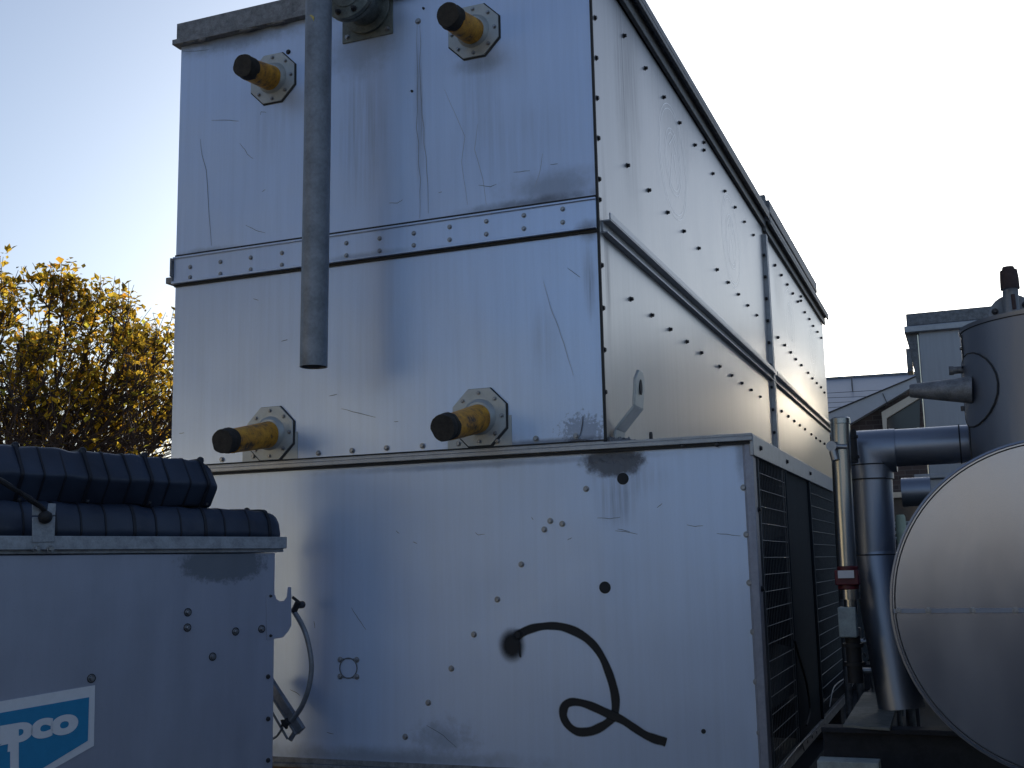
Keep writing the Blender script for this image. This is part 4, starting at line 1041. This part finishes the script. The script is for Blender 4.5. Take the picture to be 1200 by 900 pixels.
def tree(label, base, R, zc, rz, ztr, seed, nmain=46, sub=7, leaves=1., leafsize=.055):
    rnd = random.Random(seed); base = Vector(base)
    T = thing('autumn_tree', label, 'tree', base)
    w = BM(); lf = BM()
    fork = base+Vector((0, 0, ztr))
    tube(w, [base, base+Vector((.03, .02, ztr*.5)), fork], [.2, .15, .13], 10, cap=False)
    ctr = Vector((base.x, base.y, zc))
    def leaf(p, s):
        d = Vector((rnd.gauss(0, 1), rnd.gauss(0, 1), rnd.gauss(0, 1)-.3)).normalized(); u, v = frame_of(d); s *= rnd.uniform(.5, 1.6)
        a = lf.verts.new(p); b1 = lf.verts.new(p+d*s*.5+u*s*.42); c = lf.verts.new(p+d*s*1.05+v*s*.2); e = lf.verts.new(p+d*s*.5-u*s*.42); 
        lf.faces.new((a, b1, c, e))
    def limb(a, t, r0, r1, n, bend, sides):
        mid = a.lerp(t, .5)+bend; pts = []
        for i in range(n+1):
            k = i/n; q = a*(1-k)**2+mid*2*k*(1-k)+t*k*k
            if 0 < i < n: q += Vector((rnd.gauss(0, 1), rnd.gauss(0, 1), rnd.gauss(0, 1)))*(t-a).length*.02
            pts.append(q)
        tube(w, pts, [r0+(r1-r0)*i/n for i in range(n+1)], sides, cap=False); return pts
    mains = [fork+Vector((math.cos(a)*.12, math.sin(a)*.12, .1)) for a in (0, 1.3, 2.5, 3.8, 5.1)]
    for i in range(nmain):
        a = 2*PI*(i*.61803+rnd.random()*.05); el = -.12+1.12*((i*.7548776+.3) % 1)
        rr = math.sqrt(max(0, 1-el*el))*rnd.uniform(.9, 1.02)
        t = ctr+Vector((math.cos(a)*R*rr, math.sin(a)*R*rr, rz*el*rnd.uniform(.9, 1.02)))
        s = mains[i % 5]+Vector((0, 0, rnd.uniform(-.2, .3)))
        out = Vector((math.cos(a), math.sin(a), 0))
        pts = limb(s, t, .032, .009, 8, out*R*.12-Vector((0, 0, .0))+Vector((0, 0, rz*.0)), 6)
        for j in range(sub):
            k = rnd.randint(2, 8); q = pts[k]
            d = ((q-s).normalized()+Vector((rnd.gauss(0, .38), rnd.gauss(0, .38), rnd.gauss(.12, .3)))).normalized()
            L = R*rnd.uniform(.16, .36)
            e = q+d*L
            dd = Vector(((e.x-ctr.x)/R, (e.y-ctr.y)/R, (e.z-ctr.z)/rz))
            if dd.length > 1.04: e = ctr+Vector((dd.x*R, dd.y*R, dd.z*rz))/dd.length*rnd.uniform(.96, 1.05)
            p2 = limb(q, e, .009, .004, 4, Vector((0, 0, L*.08)), 4)
            for m_ in range(6):
                q2 = p2[rnd.randint(1, 4)]; d2 = ((e-q).normalized()+Vector((rnd.gauss(0, .6), rnd.gauss(0, .6), rnd.gauss(.3, .5)))).normalized()
                L2 = R*rnd.uniform(.07, .17); e2 = q2+d2*L2
                limb(q2, e2, .005, .0025, 2, Vector((0, 0, 0)), 3)
                dens = noise.noise(e2*1.7+Vector((seed, 0, 0)))
                hgt = (e2.z-(zc-rz*.1))/rz
                nl = int((max(0, 1.2+16*max(0, dens)*max(0, hgt+.3)+15*max(0, hgt-.15)))*leaves*rnd.random()*1.6)
                for _ in range(nl):
                    kk = rnd.random(); q3 = q2.lerp(e2, .3+.7*kk)+Vector((rnd.gauss(0, 1), rnd.gauss(0, 1), rnd.gauss(0, 1)))*.05
                    leaf(q3, leafsize)
    for i in range(34):      # upright shoots above the crown
        a = rnd.uniform(0, 2*PI); rr = rnd.uniform(0, .9); q = ctr+Vector((math.cos(a)*R*rr, math.sin(a)*R*rr, rz*math.sqrt(1-rr*rr)*.93))
        e = q+Vector((rnd.gauss(0, .06), rnd.gauss(0, .06), rnd.uniform(.18, .5))); limb(q, e, .006, .003, 3, Vector((0, 0, 0)), 4)
        if rnd.random() < .6:
            for _ in range(rnd.randint(3, 9)): leaf(e+Vector((rnd.gauss(0, .035), rnd.gauss(0, .035), rnd.gauss(0, .04))), leafsize*1.2)
    obj('trunk', w, m_bark, T); obj('crown', lf, m_leaf, T)
    return T
yard_trees = []
tb = on(4, 640, 1, 9.0); tb.z = 0
T0 = tree('autumn tree with thin yellow and brown leaves left of the condenser', tb, 2.2, 2.85, 1.7, 1.9, 5, nmain=84, sub=15, leafsize=.062, leaves=.5)

# ------------------------------------------------------------------ ground
def ground_mat():
    t = NT('asphalt'); p = t.pos(); n = t.noise(p, 45, 6, .75); g = t.noise(p, .6, 4, .6)
    c = t.ramp(n, [(.3, (.025, .025, .027)), (.7, (.055, .054, .052))]); c = t.mix(t.math('MULTIPLY', g, .4), c, (.08, .075, .065))
    return t.out(c, .85, 0, t.bump(n, .5, .01))
b = BM(); vs = [b.verts.new(v) for v in ((-1500, -1500, 0), (1500, -1500, 0), (1500, 1500, 0), (-1500, 1500, 0))]; b.faces.new(vs)
struct('ground', b, ground_mat())

# two unseen trees added to darken the front sheet's reflection: copies of the autumn tree, scaled
for i, (x, y, sc_, lb) in enumerate(((-20, -21, 2.9, 'unseen tall autumn tree added to darken the reflection, the nearer to the gap'), (-33, -17, 3.1, 'unseen tall autumn tree added to darken the reflection, at the far end'))):
    c = T0.copy(); COL.objects.link(c); c.location = (x, y, 0); c.scale = (sc_,)*3; c.rotation_euler.z = i*1.9+.7; c['label'] = lb; c['group'] = 'added trees behind the yard'
    for ch in T0.children:
        d = ch.copy(); COL.objects.link(d); d.parent = c

# buildings across the yard, behind the camera (they show in the sheet metal)
m_ochre = simple('warm_render', (.68, .6, .43), .9, 0, .1, 2)
m_grey = simple('grey_render', (.27, .255, .235), .9, 0, .1, 2)
m_tile = simple('roof_tile', (.16, .1, .08), .8, 0, .3, 5)
def yard_building(x0, x1, y0, y1, h, label, mat=m_ochre, rise=.8):
    T = thing('yard_building', label, 'building', ((x0+x1)/2, (y0+y1)/2, 0))
    b = BM(); box(b, x0, x1, y0, y1, 0, h); obj('wall', b, mat, T)
    b = BM(); ym = (y0+y1)/2
    poly(b, [Vector((x0-.3, y1+.3, h)), Vector((x0-.3, ym, h+rise)), Vector((x0-.3, y0-.3, h))], (x1-x0+.6, 0, 0)); obj('roof', b, m_tile, T)
    n = max(1, int((x1-x0)/4))
    for i in range(n):
        xx = x0+(x1-x0)*(i+.5)/n; b = BM(); box(b, xx-.5, xx+.5, y1-.02, y1+.03, 1.2, 2.3); obj('window', b, m_glass, T)
yard_building(-30, -9.6, -18, -10, 3.7, 'ochre building across the yard, left of the gap')
yard_building(-4, 30, -38, -28, 5.5, 'grey building across the yard, right of the gap', m_grey)

# a low pile under a dark blue sheet in the yard behind the camera (unseen, invented for its dark reflection in the round vessel end)
tp_ = thing('reflection_pile', 'unseen low ridged pile under a dark blue sheet, added for its reflection', 'pile', (1, -6, 0))
m_sheet = simple('dark_blue_sheet', (.02, .03, .06), .7, 0, .3, 4, .4)
b = BM(); rows = []
for i, (x, z) in enumerate(((-1.3, 0), (-1.15, 1.15), (-.6, 1.38), (-.1, 1.52), (.35, 1.72), (1.1, 1.5), (2.0, 1.42), (3.1, 1.3), (3.3, 0))):
    rows.append([b.verts.new((x+.1*math.sin(y_*3+i), y_, z*(1-.25*abs(y_+6)/1.2 if z else 1))) for y_ in (-7.1, -6.5, -6, -5.5, -4.9)])
for a_, c_ in zip(rows, rows[1:]):
    for k in range(4): b.faces.new((a_[k], a_[k+1], c_[k+1], c_[k])).smooth = True
for k in (0, 4): b.faces.new([r_[k] for r_ in rows])
obj('sheet', b, m_sheet, tp_)
b = BM()
for x in (-.4, 1.2, 2.4): tube(b, [(x, -7.15, .3), (x, -6, 1.75), (x, -4.85, .3)], .02, 6)
obj('rope', b, m_black, tp_)

# ------------------------------------------------------------------ light
SAZ, SEL = R_(-11), R_(12.5)
S = Vector((math.sin(SAZ)*math.cos(SEL), math.cos(SAZ)*math.cos(SEL), math.sin(SEL)))
sl = bpy.data.lights.new('sun', 'SUN'); sl.energy = 4.0; sl.angle = R_(.5); sl.color = (1, .9, .77)
so = bpy.data.objects.new('sun', sl); COL.objects.link(so); so.rotation_mode = 'QUATERNION'; so.rotation_quaternion = S.to_track_quat('Z', 'Y'); so.location = S*60
w = bpy.data.worlds.new('World'); scn.world = w; w.use_nodes = True
nt = w.node_tree; bg = nt.nodes['Background']; sky = nt.nodes.new('ShaderNodeTexSky'); sky.sky_type = 'NISHITA'; sky.sun_disc = False
sky.sun_elevation = SEL; sky.sun_rotation = SAZ; sky.air_density = 1.1; sky.dust_density = 2.9; sky.ozone_density = 5.0; sky.altitude = 50
hz = nt.nodes.new('ShaderNodeHueSaturation'); hz.inputs['Saturation'].default_value = .72   # thin high haze pales the blue
nt.links.new(sky.outputs[0], hz.inputs['Color']); nt.links.new(hz.outputs[0], bg.inputs[0]); bg.inputs[1].default_value = .1
scn.render.engine = 'CYCLES'
scn.view_settings.view_transform = 'Standard'; scn.view_settings.look = 'None'; scn.view_settings.exposure = .84; scn.view_settings.gamma = 1
scn.view_settings.use_curve_mapping = False
scn.cycles.max_bounces = 6; scn.cycles.use_denoising = True
